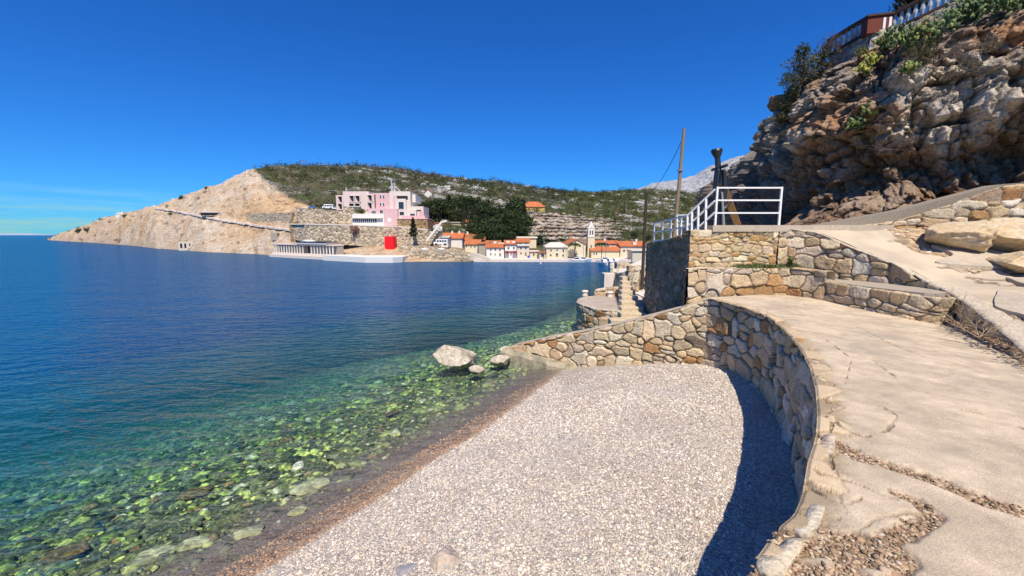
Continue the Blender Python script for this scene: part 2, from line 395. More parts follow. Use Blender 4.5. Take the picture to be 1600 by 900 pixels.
da = N.new('ShaderNodeAttribute'); da.attribute_name = 'depth'; dep = da.outputs['Fac']
cmb = N.new('ShaderNodeCombineColor')
for i, k in enumerate((.55, .16, .17)):
    L.new(mth('POWER', math.e, mth('MULTIPLY', dep, -k)), cmb.inputs[i])
sc_f = mth('SUBTRACT', 1, mth('POWER', math.e, mth('MULTIPLY', mth('MAXIMUM', mth('SUBTRACT', dep, .45), 0), -.62)))
def wavebump(scale, strech, dist, strength, prev=None, detail=3, rot=0.0, w=None):
    mp = N.new('ShaderNodeMapping'); mp.inputs['Scale'].default_value = (strech[0] * scale, strech[1] * scale, scale); mp.inputs['Rotation'].default_value = (0, 0, rot)
    L.new(geo.outputs['Position'], mp.inputs['Vector'])
    nz = N.new('ShaderNodeTexNoise'); nz.inputs['Scale'].default_value = 1; nz.inputs['Detail'].default_value = detail; nz.inputs['Roughness'].default_value = .55; nz.inputs['Distortion'].default_value = .4
    L.new(mp.outputs[0], nz.inputs['Vector'])
    b = N.new('ShaderNodeBump'); b.inputs['Strength'].default_value = strength; b.inputs['Distance'].default_value = dist
    L.new(nz.outputs[0], b.inputs['Height'])
    if prev is not None: L.new(prev, b.inputs['Normal'])
    return b.outputs[0]
b1 = wavebump(7.5, (.6, 1.1), .05, 1.0, None, 4, R(20))
b2 = wavebump(2.2, (.5, 1.0), .20, 1.0, b1, 3, R(-12))
b3 = wavebump(.3, (.5, 1.0), .55, .8, b2, 3, R(5))
gl = N.new('ShaderNodeBsdfGlossy'); gl.inputs['Roughness'].default_value = .10; gl.inputs['Color'].default_value = (.7, .9, 1, 1); L.new(b3, gl.inputs['Normal'])
tr = N.new('ShaderNodeBsdfTransparent'); 
vo = N.new('ShaderNodeTexVoronoi'); vo.feature = 'DISTANCE_TO_EDGE'; vo.inputs['Scale'].default_value = 6.5  # cell edges give painted caustic lines, put into the transparent colour below
wn_ = N.new('ShaderNodeTexNoise'); wn_.inputs['Scale'].default_value = 3.5; wn_.inputs['Detail'].default_value = 2; L.new(geo.outputs['Position'], wn_.inputs['Vector'])
wa = N.new('ShaderNodeVectorMath'); wa.operation = 'MULTIPLY_ADD'; wa.inputs[1].default_value = (.35, .35, 0); L.new(wn_.outputs['Color'], wa.inputs[0]); L.new(geo.outputs['Position'], wa.inputs[2]); L.new(wa.outputs[0], vo.inputs['Vector'])
caustic_net = N.new('ShaderNodeMapRange'); caustic_net.interpolation_type = 'SMOOTHSTEP'; caustic_net.inputs['From Min'].default_value = .0; caustic_net.inputs['From Max'].default_value = .16; caustic_net.inputs['To Min'].default_value = 1.6; caustic_net.inputs['To Max'].default_value = .82; L.new(vo.outputs['Distance'], caustic_net.inputs[0])
fd = N.new('ShaderNodeMapRange'); fd.inputs['From Min'].default_value = .05; fd.inputs['From Max'].default_value = .35; L.new(dep, fd.inputs[0])
fmx = N.new('ShaderNodeMix'); L.new(fd.outputs[0], fmx.inputs['Factor']); fmx.inputs['A'].default_value = 1.0; L.new(caustic_net.outputs[0], fmx.inputs['B'])
lens = N.new('ShaderNodeVectorMath'); lens.operation = 'SCALE'; L.new(cmb.outputs[0], lens.inputs[0]); L.new(fmx.outputs[0], lens.inputs['Scale']); L.new(lens.outputs[0], tr.inputs[0])  # water tint scaled by the painted caustic network
df = N.new('ShaderNodeBsdfDiffuse')
dm = N.new('ShaderNodeMix'); dm.data_type = 'RGBA'; dm.inputs['A'].default_value = (.008, .14, .155, 1); dm.inputs['B'].default_value = (.0002, .060, .175, 1)
dmr = N.new('ShaderNodeMapRange'); dmr.inputs['From Min'].default_value = .9; dmr.inputs['From Max'].default_value = 3.0; L.new(dep, dmr.inputs[0])
L.new(dmr.outputs[0], dm.inputs['Factor']); L.new(dm.outputs['Result'], df.inputs['Color'])
L.new(b3, df.inputs['Normal'])
m1 = N.new('ShaderNodeMixShader'); L.new(sc_f, m1.inputs[0]); L.new(tr.outputs[0], m1.inputs[1]); L.new(df.outputs[0], m1.inputs[2])
fr = N.new('ShaderNodeFresnel'); fr.inputs['IOR'].default_value = 1.33; L.new(b3, fr.inputs['Normal'])
m2 = N.new('ShaderNodeMixShader'); L.new(mth('MINIMUM', mth('MULTIPLY', fr.outputs[0], .85), .42), m2.inputs[0]); L.new(m1.outputs[0], m2.inputs[1]); L.new(gl.outputs[0], m2.inputs[2])
L.new(m2.outputs[0], out.inputs[0])
idx = gridf(len(xs), len(ys)); kq = (S.ravel()[idx[:, 0]] < .8)
o = mesh_obj('water', np.stack([X, Y, X * 0], -1).reshape(-1, 3), idx[kq], wm, smooth=True, attrs={'depth': depth.ravel()}); tag(o, kind='structure')

# ------------------------------------------------------------------ masonry generator
STONE = [(.58, .46, .30), (.54, .40, .24), (.62, .52, .38), (.46, .27, .12), (.48, .39, .28), (.64, .56, .44), (.40, .22, .10)]
STW = [6, 5, 4, 1.2, 3, 1.6, .6]
def masonry(name, pts, side, topk=.35, res=.02, w=(.25, .6), h=(.18, .36), depth=.05, coping=None, top=.35, pal=STONE, pw=STW,
            seed=1, holes=(), batter=0.0, big=.12, mortar=(.17, .13, .09), label=None, cat='stone wall', parent=None, flat_cop=(.52, .44, .34), wear=.03):
    g = np.random.default_rng(seed)
    pts = np.array(pts, float)
    L_ = np.concatenate([[0], np.cumsum(np.hypot(*np.diff(pts[:, :2], axis=0).T))])
    nu = max(3, int(L_[-1] / res) + 1); u = np.linspace(0, L_[-1], nu)
    q = np.stack([np.interp(u, L_, pts[:, k]) for k in range(4)], 1)
    k = max(1, int(.06 / res)); ker = np.ones(2 * k + 1) / (2 * k + 1)
    sm = lambda a: np.convolve(np.pad(a, k, mode='edge'), ker, mode='valid')
    qx, qy = sm(q[:, 0]), sm(q[:, 1])
    tx, ty = np.gradient(qx), np.gradient(qy); tl = np.hypot(tx, ty) + 1e-9
    nx, ny = side * ty / tl, -side * tx / tl
    Hh = (q[:, 3] - q[:, 2]); nf = max(3, int(Hh.max() / res)); nt = max(2, int(top / (res * 1.5)))
    t = np.concatenate([np.linspace(0, 1, nf), np.ones(nt)]); kk_ = np.concatenate([np.zeros(nf), np.arange(1, nt + 1) / nt * top])
    U = np.broadcast_to(u[:, None], (nu, nf + nt)); T = np.broadcast_to(t[None], U.shape); K = np.broadcast_to(kk_[None], U.shape)
    zt = q[:, 3:4] + wear * fbm(u * 2.3, u * 0 + seed * 3.3, 0, 3)[:, None]
    Zb = q[:, 2:3] + T * (zt - q[:, 2:3])
    W_ = Zb + K                                   # metric vertical parameter
    # seeds in courses
    z0, z1 = W_.min() - .3, W_.max() + .3; seeds = []
    z = z0
    while z < z1:
        hh = g.uniform(*h); x = -.5 - g.uniform(0, .5)
        while x < u[-1] + .6:
            ww_ = g.uniform(*w) * (1.25 if g.random() < .2 else 1)
            sub = g.random()
            if sub < .12 and hh > .2:
                seeds.append((x + ww_ / 2, z + hh * .27, ww_, hh * .5)); seeds.append((x + ww_ / 2 + g.normal(0, .03), z + hh * .75, ww_, hh * .5))
            else:
                b = 1.0 + (.55 if g.random() < big else 0)
                seeds.append((x + ww_ / 2 + g.normal(0, .10 * ww_), z + hh / 2 + g.normal(0, .22 * hh), ww_ * b * g.uniform(.75, 1.25), hh * b * g.uniform(.75, 1.25)))
            x += ww_
        z += hh
    sd = np.array(seeds); ns = len(sd)
    rot = g.normal(0, .13, ns); cr, sr = np.cos(rot), np.sin(rot)
    wu = U + .045 * fbm(U * 3.2, W_ * 3.2, seed, 3); wv = W_ + .045 * fbm(U * 3.2 + 50, W_ * 3.2, seed, 3)
    d1 = np.empty(U.shape); d2 = np.empty(U.shape); cid = np.empty(U.shape, int)
    step = max(1, int(.35 / res))
    for i in range(0, nu, step):
        a = wu[i:i + step]; b = wv[i:i + step]
        m_ = np.where((sd[:, 0] > a.min() - 1.0) & (sd[:, 0] < a.max() + 1.0))[0]
        if len(m_) < 2: m_ = np.arange(ns)
        dx = a[..., None] - sd[m_, 0]; dy = b[..., None] - sd[m_, 1]
        ex = np.abs(dx * cr[m_] + dy * sr[m_]) / (sd[m_, 2] * .5); ey = np.abs(-dx * sr[m_] + dy * cr[m_]) / (sd[m_, 3] * .5)
        dd = np.cbrt(ex ** 3 + ey ** 3)
        o2 = np.argpartition(dd, 1, axis=-1)[..., :2]
        v2 = np.take_along_axis(dd, o2, -1); f = v2[..., 0] <= v2[..., 1]
        d1[i:i + step] = np.where(f, v2[..., 0], v2[..., 1]); d2[i:i + step] = np.where(f, v2[..., 1], v2[..., 0])
        cid[i:i + step] = m_[np.where(f, o2[..., 0], o2[..., 1])]
    size = np.minimum(sd[cid, 2], sd[cid, 3])
    e = (d2 - d1) * size * .5                      # metres to the joint
    rs = np.clip(e / (.055 + .12 * size), 0, 1); bul = np.sqrt(1 - (1 - rs) ** 2.2)
    off = g.normal(0, .35, ns)[cid]; tiltx = g.normal(0, .12, ns)[cid]; tilty = g.normal(0, .14, ns)[cid]
    hgt = depth * (bul * (1 + .35 * off) - .35) + bul * ((U - sd[cid, 0]) * tiltx + (W_ - sd[cid, 1]) * tilty) + .010 * fbm(U * 14, W_ * 14, 3, 3) + bul * .022 * fbm(U * 5, W_ * 5, cid * 1.7, 3)
    col = palette(ns, pal, pw, jit=.12, g=g)[cid]
    col = col * (1 + .22 * fbm(U * 4, W_ * 4, 9, 4))[..., None]
    # stains of iron and lichen
    st = sstep(.12, .45, fbm(U * 1.3, W_ * 1.3, seed + 20, 4))[..., None]
    col = col * (1 - .35 * st) + np.array([.40, .22, .09]) * .35 * st
    mt = sstep(.022, .004, e)[..., None]
    col = col * (1 - mt) + np.array(mortar) * mt
    edge = np.clip((W_ - (zt - .03)) / .06, 0, 1)    # 0 face, 1 top
    up = np.where(K > 0, 1.0, edge * .6)
    out_ = np.sqrt(np.clip(1 - up ** 2, 0, 1))
    if coping is not None:
        cm = sstep(zt - coping - .02, zt - coping + .01, W_ + .012 * fbm(U * 6, W_ * 3, 4, 2))
        hgt = hgt * (1 - cm) + cm * (depth * .75 + .010 * fbm(U * 3, W_ * 3, 7, 4))
        cc_ = np.array(flat_cop) * (1 + .18 * fbm(U * 3, W_ * 5, 11, 5))[..., None]
        col = col * (1 - cm[..., None]) + cc_ * cm[..., None]
    for (hu0, hu1, hz0, hz1, hd) in holes:
        hm = sstep(hu0 - .03, hu0 + .02, U) * sstep(hu1 + .03, hu1 - .02, U) * sstep(hz0 - .03, hz0 + .02, W_) * sstep(hz1 + .03, hz1 - .02, W_) * (K == 0)
        hgt = hgt - hm * hd; col = col * (1 - .6 * hm[..., None])  # colour darkened inside the hole: shade painted into the recess
    bt = batter * (Zb - q[:, 2:3])
    inx = K * 1.0
    PX = qx[:, None] + nx[:, None] * (hgt * out_ - inx - bt)
    PY = qy[:, None] + ny[:, None] * (hgt * out_ - inx - bt)
    PZ = Zb + hgt * up * topk
    PZ[:, -1] -= .25
    o = mesh_obj(name, np.stack([PX, PY, PZ], -1).reshape(-1, 3), gridf(nu, nf + nt), M['stone'], parent, smooth=True, cols=np.clip(col, .01, .9).reshape(-1, 3))
    if parent is None: tag(o, label, cat)
    return o
def resample(pts, n):
    pts = np.array(pts, float); L_ = np.concatenate([[0], np.cumsum(np.linalg.norm(np.diff(pts[:, :2], axis=0), axis=1))])
    u = np.linspace(0, L_[-1], n); return np.stack([np.interp(u, L_, pts[:, k]) for k in range(pts.shape[1])], 1)
def smooth_poly(pts, n=60):          # Catmull-Rom
    p = np.array(pts, float); p = np.vstack([2 * p[0] - p[1], p, 2 * p[-1] - p[-2]]); out_ = []
    m_ = max(2, n // (len(p) - 3))
    for i in range(1, len(p) - 2):
        for t in np.linspace(0, 1, m_, endpoint=(i == len(p) - 3)):
            out_.append(.5 * ((2 * p[i]) + (-p[i - 1] + p[i + 1]) * t + (2 * p[i - 1] - 5 * p[i] + 4 * p[i + 1] - p[i + 2]) * t * t + (-p[i - 1] + 3 * p[i] - 3 * p[i + 1] + p[i + 2]) * t ** 3))
    return np.array(out_)

# ------------------------------------------------------------------ curved beach wall and lower path
ZP = 2.7
def path_z(x, y): return ZP - .15 * np.clip((11.6 - y) / 3, 0, 1) * sstep(6.0, 8.2, x)
EDGE = [onz(a, b, ZP)[:2] for a, b in ((1103, 465), (1150, 476), (1200, 495), (1240, 530), (1265, 572), (1276, 622), (1275, 676), (1263, 719), (1254, 765), (1240, 797), (1217, 818), (1192, 854), (1168, 890))] + [(.85, 1.55), (-.4, 1.0), (-2.2, .8), (-5, .6), (-9, -1.0)]
EDGE = smooth_poly(EDGE, 120)
gzb, _ = ground_z(EDGE[:, 0], EDGE[:, 1])
pts = np.stack([EDGE[:, 0], EDGE[:, 1], np.maximum(gzb, .2) - .3, np.full(len(EDGE), ZP - .02)], 1)
hu = float(np.interp(0, [0, 1], [3.0, 3.0]))
masonry('stone_wall', pts, 1, res=.017, w=(.3, .7), h=(.2, .42), depth=.085, top=.07, seed=11, batter=.05, wear=.02, big=.2, holes=((3.15, 3.5, 1.7, 2.25, .3),),
        label='curved retaining wall of big stones round the beach, its face in shade', pal=STONE, coping=None)
# lower path sheet
# right edge of the lower path
W4 = [(9.0, 12.75), (9.8, 11.8), (10.1, 10.9), (10.2, 10.0), (10.0, 9.3), (9.5, 8.4), (8.87, 7.44), (8.07, 6.26), (7.2, 5.2), (6.2, 4.0), (5.4, 2.4), (4.8, 1), (4.6, -3)]
NU = 1300
left = np.vstack([EDGE, [(-12, -4)]]); left = resample(left, NU)
right = np.vstack([[(9.0, 12.75)], W4[1:], [(4.2, -12)], [(-5, -14)]]); right = resample(right, NU)
left[:, 0] += 0
nv = 400
tt = np.linspace(0, 1, nv) ** 1.7
# pair by image-like sweep: use arc fraction with a warp so near parts pair up
la = np.linspace(0, 1, NU)
def pair(fl): return np.interp(fl, [0, .25, .5, .62, 1], [0, .22, .46, .62, 1])
rt = np.stack([np.interp(pair(la), la, right[:, k]) for k in (0, 1)], 1)
lf = np.stack([np.interp(la, la, left[:, k]) for k in (0, 1)], 1)
# outward unit of left edge, pull the sheet a little over the wall head
PXY = lf[:, None, :] * (1 - tt[None, :, None]) + rt[:, None, :] * tt[None, :, None]
X, Y = PXY[..., 0], PXY[..., 1]
# cracks and gravel filled channels (plan positions surveyed on the path)
def channel(pix, width):
    d, _, _ = seg_dist(X, Y, np.array([onz(a, b, ZP)[:2] for a, b in pix])); return d, width
wob = .05 * fbm(X * 4, Y * 4, 3, 4) + .02 * fbm(X * 14, Y * 14, 5, 3)
grav = np.zeros(X.shape)
for pix, wd in [(((1290, 684), (1345, 712), (1390, 726), (1441, 742), (1494, 762), (1548, 783), (1640, 812)), .085),
                (((1398, 768), (1441, 785), (1464, 807), (1430, 825), (1388, 842), (1330, 840), (1290, 828)), .055),
                (((1388, 842), (1405, 862), (1414, 884), (1400, 920)), .06),
                (((1235, 840), (1290, 850), (1350, 862), (1395, 868)), .11),
                (((1190, 880), (1260, 890), (1330, 895)), .08)]:
    d, _ = channel(pix, wd); grav = np.maximum(grav, sstep(wd + .02, wd - .025, d + wob))
crack = np.zeros(X.shape)
for pix, wd in [(((1272, 735), (1282, 742), (1330, 752), (1378, 772), (1400, 778)), .012), (((1262, 752), (1290, 775), (1325, 788), (1345, 778)), .014),
                (((1295, 650), (1312, 668), (1350, 682), (1385, 672), (1402, 650), (1380, 636)), .012), (((1256, 790), (1300, 796), (1310, 810)), .012),
                (((1270, 505), (1350, 520), (1450, 560)), .008), (((1210, 470), (1260, 490), (1330, 500), (1400, 540)), .008), (((1360, 560), (1400, 590), (1480, 600)), .007),
                (((1270, 640), (1300, 655), (1296, 690), (1300, 735)), .010), (((1240, 520), (1290, 530), (1330, 560), (1320, 600)), .006),
                (((1500, 640), (1560, 650), (1640, 690)), .006), (((1464, 807), (1420, 800), (1370, 810), (1340, 830)), .010)]:
    d, _ = channel(pix, wd); crack = np.maximum(crack, sstep(wd * .6 + .008, wd * .6 - .004, d + wob * .8) * (.35 + .65 * sstep(-.25, .05, fbm(X * 2.2, Y * 2.2, 77, 3))))
dl, _, _ = seg_dist(X, Y, np.array(EDGE)); edgem = sstep(.30, .12, dl + 2.0 * wob)
Z0 = path_z(X, Y)
f1, f2, cidw = worley3(X * 3.0 + .35 * fbm(X * 3, Y * 3), Y * 3.0, X * 0 + .5)
slab = sstep(.02, .09, f2 - f1)
Z = Z0 + .012 * fbm(X * 1.5, Y * 1.5, 0, 4) + .004 * fbm(X * 12, Y * 12, 0, 3) + .006 * fbm(X * 40, Y * 40, 0, 2) * grav
Z = Z - .030 * grav - .022 * crack + edgem * (.02 * (_grad[cidw][..., 0]) - .02 * (1 - slab)) - .02 * sstep(.03, 0.0, dl)
base = mix3(np.broadcast_to(np.array([.60, .49, .35]), X.shape + (3,)), np.array([.48, .39, .28]), sstep(-.25, .3, fbm(X * 1.6, Y * 1.6, 12, 6)))
base = base * (1 + .30 * fbm(X * 6, Y * 6, 2, 5)[..., None])
base = base * (1 + .10 * fbm(X * 25, Y * 25, 1, 2))[..., None]
stn = sstep(.05, .5, fbm(X * .8, Y * .8, 31, 4)); base = mix3(base, np.array([.33, .28, .22]), stn * .55)
edgec = np.clip(np.array([.46, .36, .24]) * (1 + .45 * _grad[cidw][..., :1]) * np.array([1, .97, .9]), .05, .8)
base = mix3(base, edgec, edgem * .8)
base = mix3(base, np.array([.27, .19, .11]), edgem * (1 - slab) * .7)
f1, f2, cid3 = worley3(X * 34, Y * 34, X * 0 + .5)
gcol = np.clip(np.array([.33, .25, .17]) * (1 + .8 * _grad[cid3][..., :1]) * np.array([1, .95, .9]), .04, .75)
base = mix3(base, gcol, grav)
base = mix3(base, np.array([.19, .14, .09]), crack * .8)
Z = Z + grav * .012 * (1 - np.clip(f1 * 2, 0, 1))
o = mesh_obj('path', np.stack([X, Y, Z], -1).reshape(-1, 3), gridf(NU, nv), M['concattr'], smooth=True, cols=np.clip(base, .02, .85).reshape(-1, 3)); tag(o, kind='structure')
# loose stones in the channels
cell_a = np.abs(np.gradient(X, axis=0) * np.gradient(Y, axis=1) - np.gradient(Y, axis=0) * np.gradient(X, axis=1)).ravel()
sel = rng.random(X.size) < np.clip((grav.ravel() - .35) * 1.5, 0, 1) * cell_a * 4200
sel &= (Y.ravel() < 6) & (Y.ravel() > 1)
Pp = np.stack([X, Y, Z], -1).reshape(-1, 3)[sel]
if len(Pp) > 16000: Pp = Pp[rng.choice(len(Pp), 16000, replace=False)]
Pp[:, :2] += rng.normal(0, .01, (len(Pp), 2)); Pp[:, 2] += .004
o = scatter_stones('gravel', Pp, np.clip(rng.gamma(3, .0030, len(Pp)), .003, .028), palette(len(Pp), [(.48, .37, .25), (.34, .23, .14), (.56, .46, .35), (.25, .17, .1), (.42, .27, .18)], [4, 4, 1, 3, 1]), M['pebble'], rough=.2, smooth=False)
tag(o, 'loose brown gravel in the broken joints of the concrete path', 'gravel', kind='stuff')

# ------------------------------------------------------------------ boat ramp wall
RP = [(5.74, 11.68, 2.64), (4.95, 12.0, 2.27), (4.25, 12.35, 1.98), (3.45, 12.75, 1.66), (2.45, 13.2, 1.30), (1.0, 14.0, .83), (-.15, 14.75, .36)]
pts = [(x, y, .0 if i > 3 else .2, z) for i, (x, y, z) in enumerate(RP)]
masonry('stone_wall', pts, -1, res=.018, w=(.26, .5), h=(.24, .42), depth=.095, top=.22, seed=29, big=.35, pal=STONE, wear=.05,
        label='sunlit stone wall sloping down beside the boat ramp into the water', flat_cop=(.60, .53, .42))
n_ = 40; rp = resample(RP, n_); mb = MB()
d = np.gradient(rp[:, :2], axis=0); d /= np.linalg.norm(d, axis=1)[:, None]; nn = np.stack([d[:, 1], -d[:, 0]], 1)
nn = np.where((nn @ np.array([.5, 1]))[:, None] > 0, nn, -nn)
A = rp[:, :2] + nn * .22; B = rp[:, :2] + nn * .75
V = np.concatenate([np.column_stack([A, rp[:, 2] + .015]), np.column_stack([B, rp[:, 2] + .015]), np.column_stack([B, rp[:, 2] * 0 - .8])])
q1 = [(i, i + 1, n_ + i + 1, n_ + i) for i in range(n_ - 1)] + [(n_ + i, n_ + i + 1, 2 * n_ + i + 1, 2 * n_ + i) for i in range(n_ - 1)]
tag(mesh_obj('boat_ramp', V, q1, M['concrete']), kind='structure')
# smooth concrete toe of the ramp
toe = MB()
a0, a1 = Vector((-.30, 14.70, 0)), Vector((2.35, 13.02, 0)); dn = (a1 - a0).normalized(); nrm = Vector((dn.y, -dn.x, 0))
prof = [(0, .34), (.12, .30), (.2, -.3)]
V = []; m_ = 14
for i in range(m_):
    t = i / (m_ - 1); p = a0.lerp(a1, t); top_ = .36 + .02 * math.sin(i * 2.1) - .30 * t * t
    for off_, z in ((-.15, top_), (.10, top_), (.22 + .03 * math.sin(i * 1.7), top_ - .12), (.30, -.4)): V.append((p.x + nrm.x * off_, p.y + nrm.y * off_, z))
toe.add(V, [(i * 4 + k, i * 4 + 4 + k, i * 4 + 5 + k, i * 4 + 1 + k) for i in range(m_ - 1) for k in range(3)] + [(0, 1, 2, 3)])
tag(toe.build('ramp_kerb', mat('algae concrete', (.40, .34, .24), var=.25, nscale=3, bump=.6, bscale=14, col2=(.25, .23, .15))), 'low algae stained concrete kerb at the foot of the sloping ramp wall', 'kerb')

# ------------------------------------------------------------------ planter wall, bench, upper walls
masonry('stone_wall', [(5.30, 12.34, 1.0, 3.47), (5.9, 12.30, 1.6, 3.5), (7.6, 12.36, 2.5, 3.5), (8.3, 12.15, 2.5, 3.5), (8.62, 11.75, 2.5, 3.5), (8.75, 11.3, 2.5, 3.48)], 1, res=.02, w=(.3, .6), h=(.18, .42), depth=.07, top=.3, seed=31, big=.3,
        label='lower stone wall of the terrace at the end of the path, weeds along its top')
bench = masonry('stone_bench', [(9.05, 11.85, 2.4, 3.20), (8.74, 11.5, 2.4, 3.20), (8.84, 10.4, 2.4, 3.18), (9.02, 9.6, 2.4, 3.15), (9.2, 9.05, 2.4, 3.13), (9.4, 8.86, 2.4, 3.12), (9.7, 8.9, 2.4, 3.12), (10.4, 9.3, 2.4, 3.12)], 1, res=.02, w=(.25, .6), h=(.2, .4), depth=.07, top=.10, seed=37,
        label='long low stone bench with a flat concrete seat along the path', cat='bench')
MB().prism([(9.5, 9.0), (10.35, 9.5), (10.2, 10.9), (9.6, 12.0), (9.1, 11.9), (8.84, 11.5), (8.93, 10.4), (9.10, 9.65), (9.28, 9.12)], 2.9, 3.205).build('seat', mat('seat concrete', (.40, .34, .26), var=.2, nscale=3, bump=.4, bscale=40, bdist=.008), bench)
_tp = [(1222, 354), (1272, 362), (1317, 381), (1362, 400), (1400, 413), (1438, 434), (1487, 458), (1532, 487), (1570, 520), (1600, 545), (1700, 640), (1900, 830)]
W4P = [(5.58, 12.98, 4.62), (6.4, 12.95, 4.66), (8.2, 12.93, 4.68)]
for x_, y_ in [(8.75, 12.85), (9.3, 12.5), (9.8, 11.8), (10.1, 10.9), (10.2, 10.0), (10.0, 9.3), (9.5, 8.4), (8.87, 7.44), (8.07, 6.26), (7.2, 5.2)]:
    z_ = 4.5
    for _ in range(6):
        px_i = 800 + 640 * x_ / (y_ * CA - (z_ - H) * SA); z_ = zat(np.interp(px_i, *zip(*_tp)), y_)
    W4P.append((x_, y_, min(4.66, z_)))
W4P += [(6.2, 4.0, W4P[-1][2] - .03), (5.2, 2.0, W4P[-1][2] - .03)]
print('W4', [(round(float(a), 2), round(float(b), 2), round(float(c), 2)) for a, b, c in W4P])
W4S = smooth_poly(W4P, 120)
i0 = int(np.argmin(np.hypot(W4S[:, 0] - 8.3, W4S[:, 1] - 12.93)))
a_ = [(p[0], p[1], 3.35, p[2]) for p in W4S[:i0 + 1]]
masonry('stone_wall', a_, 1, res=.018, w=(.16, .42), h=(.12, .26), depth=.05, top=.4, seed=41, big=.1, label='upper yellow stone wall under the white railing', wear=.04,
        pal=[(.60, .46, .27), (.55, .38, .18), (.62, .52, .36), (.50, .30, .12)], pw=[4, 3, 3, 1.5], mortar=(.36, .26, .15))
b_ = [(p[0], p[1], 2.5, p[2]) for p in W4S[i0:]]
masonry('stone_wall', b_, 1, res=.02, w=(.25, .55), h=(.2, .42), depth=.07, top=.36, seed=43, big=.25, coping=.01, label='long stone wall with a smooth coping curving down along the upper path', flat_cop=(.58, .49, .37))
# shaded side of the terrace, its shade also painted in by darker stone palettes
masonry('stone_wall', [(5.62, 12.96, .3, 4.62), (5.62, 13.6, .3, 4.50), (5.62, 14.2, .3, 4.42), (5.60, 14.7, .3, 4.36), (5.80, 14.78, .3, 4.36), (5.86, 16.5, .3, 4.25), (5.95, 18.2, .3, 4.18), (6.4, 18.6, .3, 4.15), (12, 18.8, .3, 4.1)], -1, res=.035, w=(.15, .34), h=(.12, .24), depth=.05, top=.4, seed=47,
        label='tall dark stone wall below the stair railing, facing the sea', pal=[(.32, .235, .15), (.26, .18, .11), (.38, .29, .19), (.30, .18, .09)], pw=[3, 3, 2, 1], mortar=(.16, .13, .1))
masonry('stone_wall', [(5.28, 12.30, .3, 3.45), (5.36, 12.7, .3, 3.4), (5.40, 13.3, .3, 2.4), (5.45, 14.2, .3, 1.5), (5.5, 14.75, .3, 1.3)], -1, res=.03, w=(.2, .4), h=(.15, .3), depth=.05, top=.35, seed=48, label='short sloping buttress wall in the shade at the foot of the terrace', pal=[(.24, .19, .14), (.18, .14, .10)], pw=[1, 1], mortar=(.10, .08, .06))  # palette darkened further to paint in the shade at the foot
# terrace body
mb = MB(); mb.prism([(5.95, 13.2), (8.4, 13.2), (10.5, 12.9), (13, 14), (13, 18.3), (6.3, 18.3)], .3, 4.1)
tag(mb.build('terrace', M['concrete']), kind='structure')
mb = MB(); mb.prism([(6.25, 12.88), (8.62, 12.86), (11, 12.6), (13.2, 13.6), (13, 16.2), (6.25, 15.2)], 4.60, 4.80)
tag(mb.build('terrace_slab', M['concrete']), kind='structure')
mb = MB(); mb.prism([(5.62, 12.40), (8.55, 12.4), (9.1, 12.3), (8.8, 12.85), (5.85, 12.92)], 2.6, 3.50); tag(mb.build('planting_soil', mat('soil', (.22, .16, .09), var=.4, bump=.8, bscale=15)), kind='structure')

# ------------------------------------------------------------------ upper path (ramp up to the terrace)
_q = sorted([(p[1], p[2], p[0]) for p in W4P[3:]]); ys_ = [q[0] for q in _q]; zs_ = [q[1] for q in _q]
WX = np.interp(np.linspace(1.5, 12.9, 200), ys_, [q[2] for q in _q])
def upper_z(x, y):
    xw = np.interp(y, np.linspace(1.5, 12.9, 200), WX)
    return np.interp(y, ys_, zs_) + np.interp(y, [8, 11.5], [.135, .03]) * np.clip(x - xw, 0, 30), xw
yy = np.linspace(2.2, 14.4, 330); tt = np.linspace(0, 1, 300)
xw = np.interp(yy, np.linspace(1.5, 12.9, 200), WX)
X = xw[:, None] + .12 + tt[None] * 14; Y = np.broadcast_to(yy[:, None], X.shape)
Z, _ = upper_z(X, Y)
dirt = sstep(-.03, .12, fbm(X * .7 + 3, Y * 1.0, 40, 5) + .32 * np.clip(X - np.broadcast_to(xw[:, None], X.shape) - 1.5, -.8, 1.0))
lip = sstep(.02, .06, np.abs(fbm(X * .7 + 3, Y * 1.0, 40, 5) + .32 * np.clip(X - xw[:, None] - 1.5, -.8, 1.0) - .03))
Z = Z + .02 * fbm(X * 2, Y * 2, 0, 4) - .07 * dirt + .07 * dirt * fbm(X * 4, Y * 4, 4, 5)
f1, f2, cid3 = worley3(X * 14, Y * 14, X * 0 + .5)
base = mix3(np.broadcast_to(np.array([.58, .475, .335]), X.shape + (3,)), np.array([.47, .39, .29]), sstep(-.3, .4, fbm(X * 1.3, Y * 1.3, 12, 5)))
gcol = np.clip(np.array([.42, .31, .20]) * (1 + .55 * _grad[cid3][..., :1]) * np.array([1, .97, .92]), .05, .75)
base = mix3(base, gcol, dirt)
base = mix3(base, np.array([.12, .08, .05]), (1 - lip) * .7)
tag(mesh_obj('upper_path', np.stack([X, Y, Z], -1).reshape(-1, 3), gridf(330, 300)[:, ::-1].copy(), M['concattr'], smooth=True, cols=np.clip(base, .02, .85).reshape(-1, 3)), kind='structure')
sel = rng.random(X.size) < dirt.ravel() * .16
sel &= (X.ravel() < 17) & (Y.ravel() > 4)
Pp = np.stack([X, Y, Z], -1).reshape(-1, 3)[sel]
tag(scatter_stones('rubble', Pp, np.clip(rng.gamma(2.5, .014, len(Pp)), .012, .12), palette(len(Pp), [(.52, .42, .30), (.42, .28, .16), (.60, .52, .42)], [3, 3, 2]), M['pebble'], rough=.22, smooth=False), 'loose ochre rubble and grit on the worn upper path', 'rubble', kind='stuff')
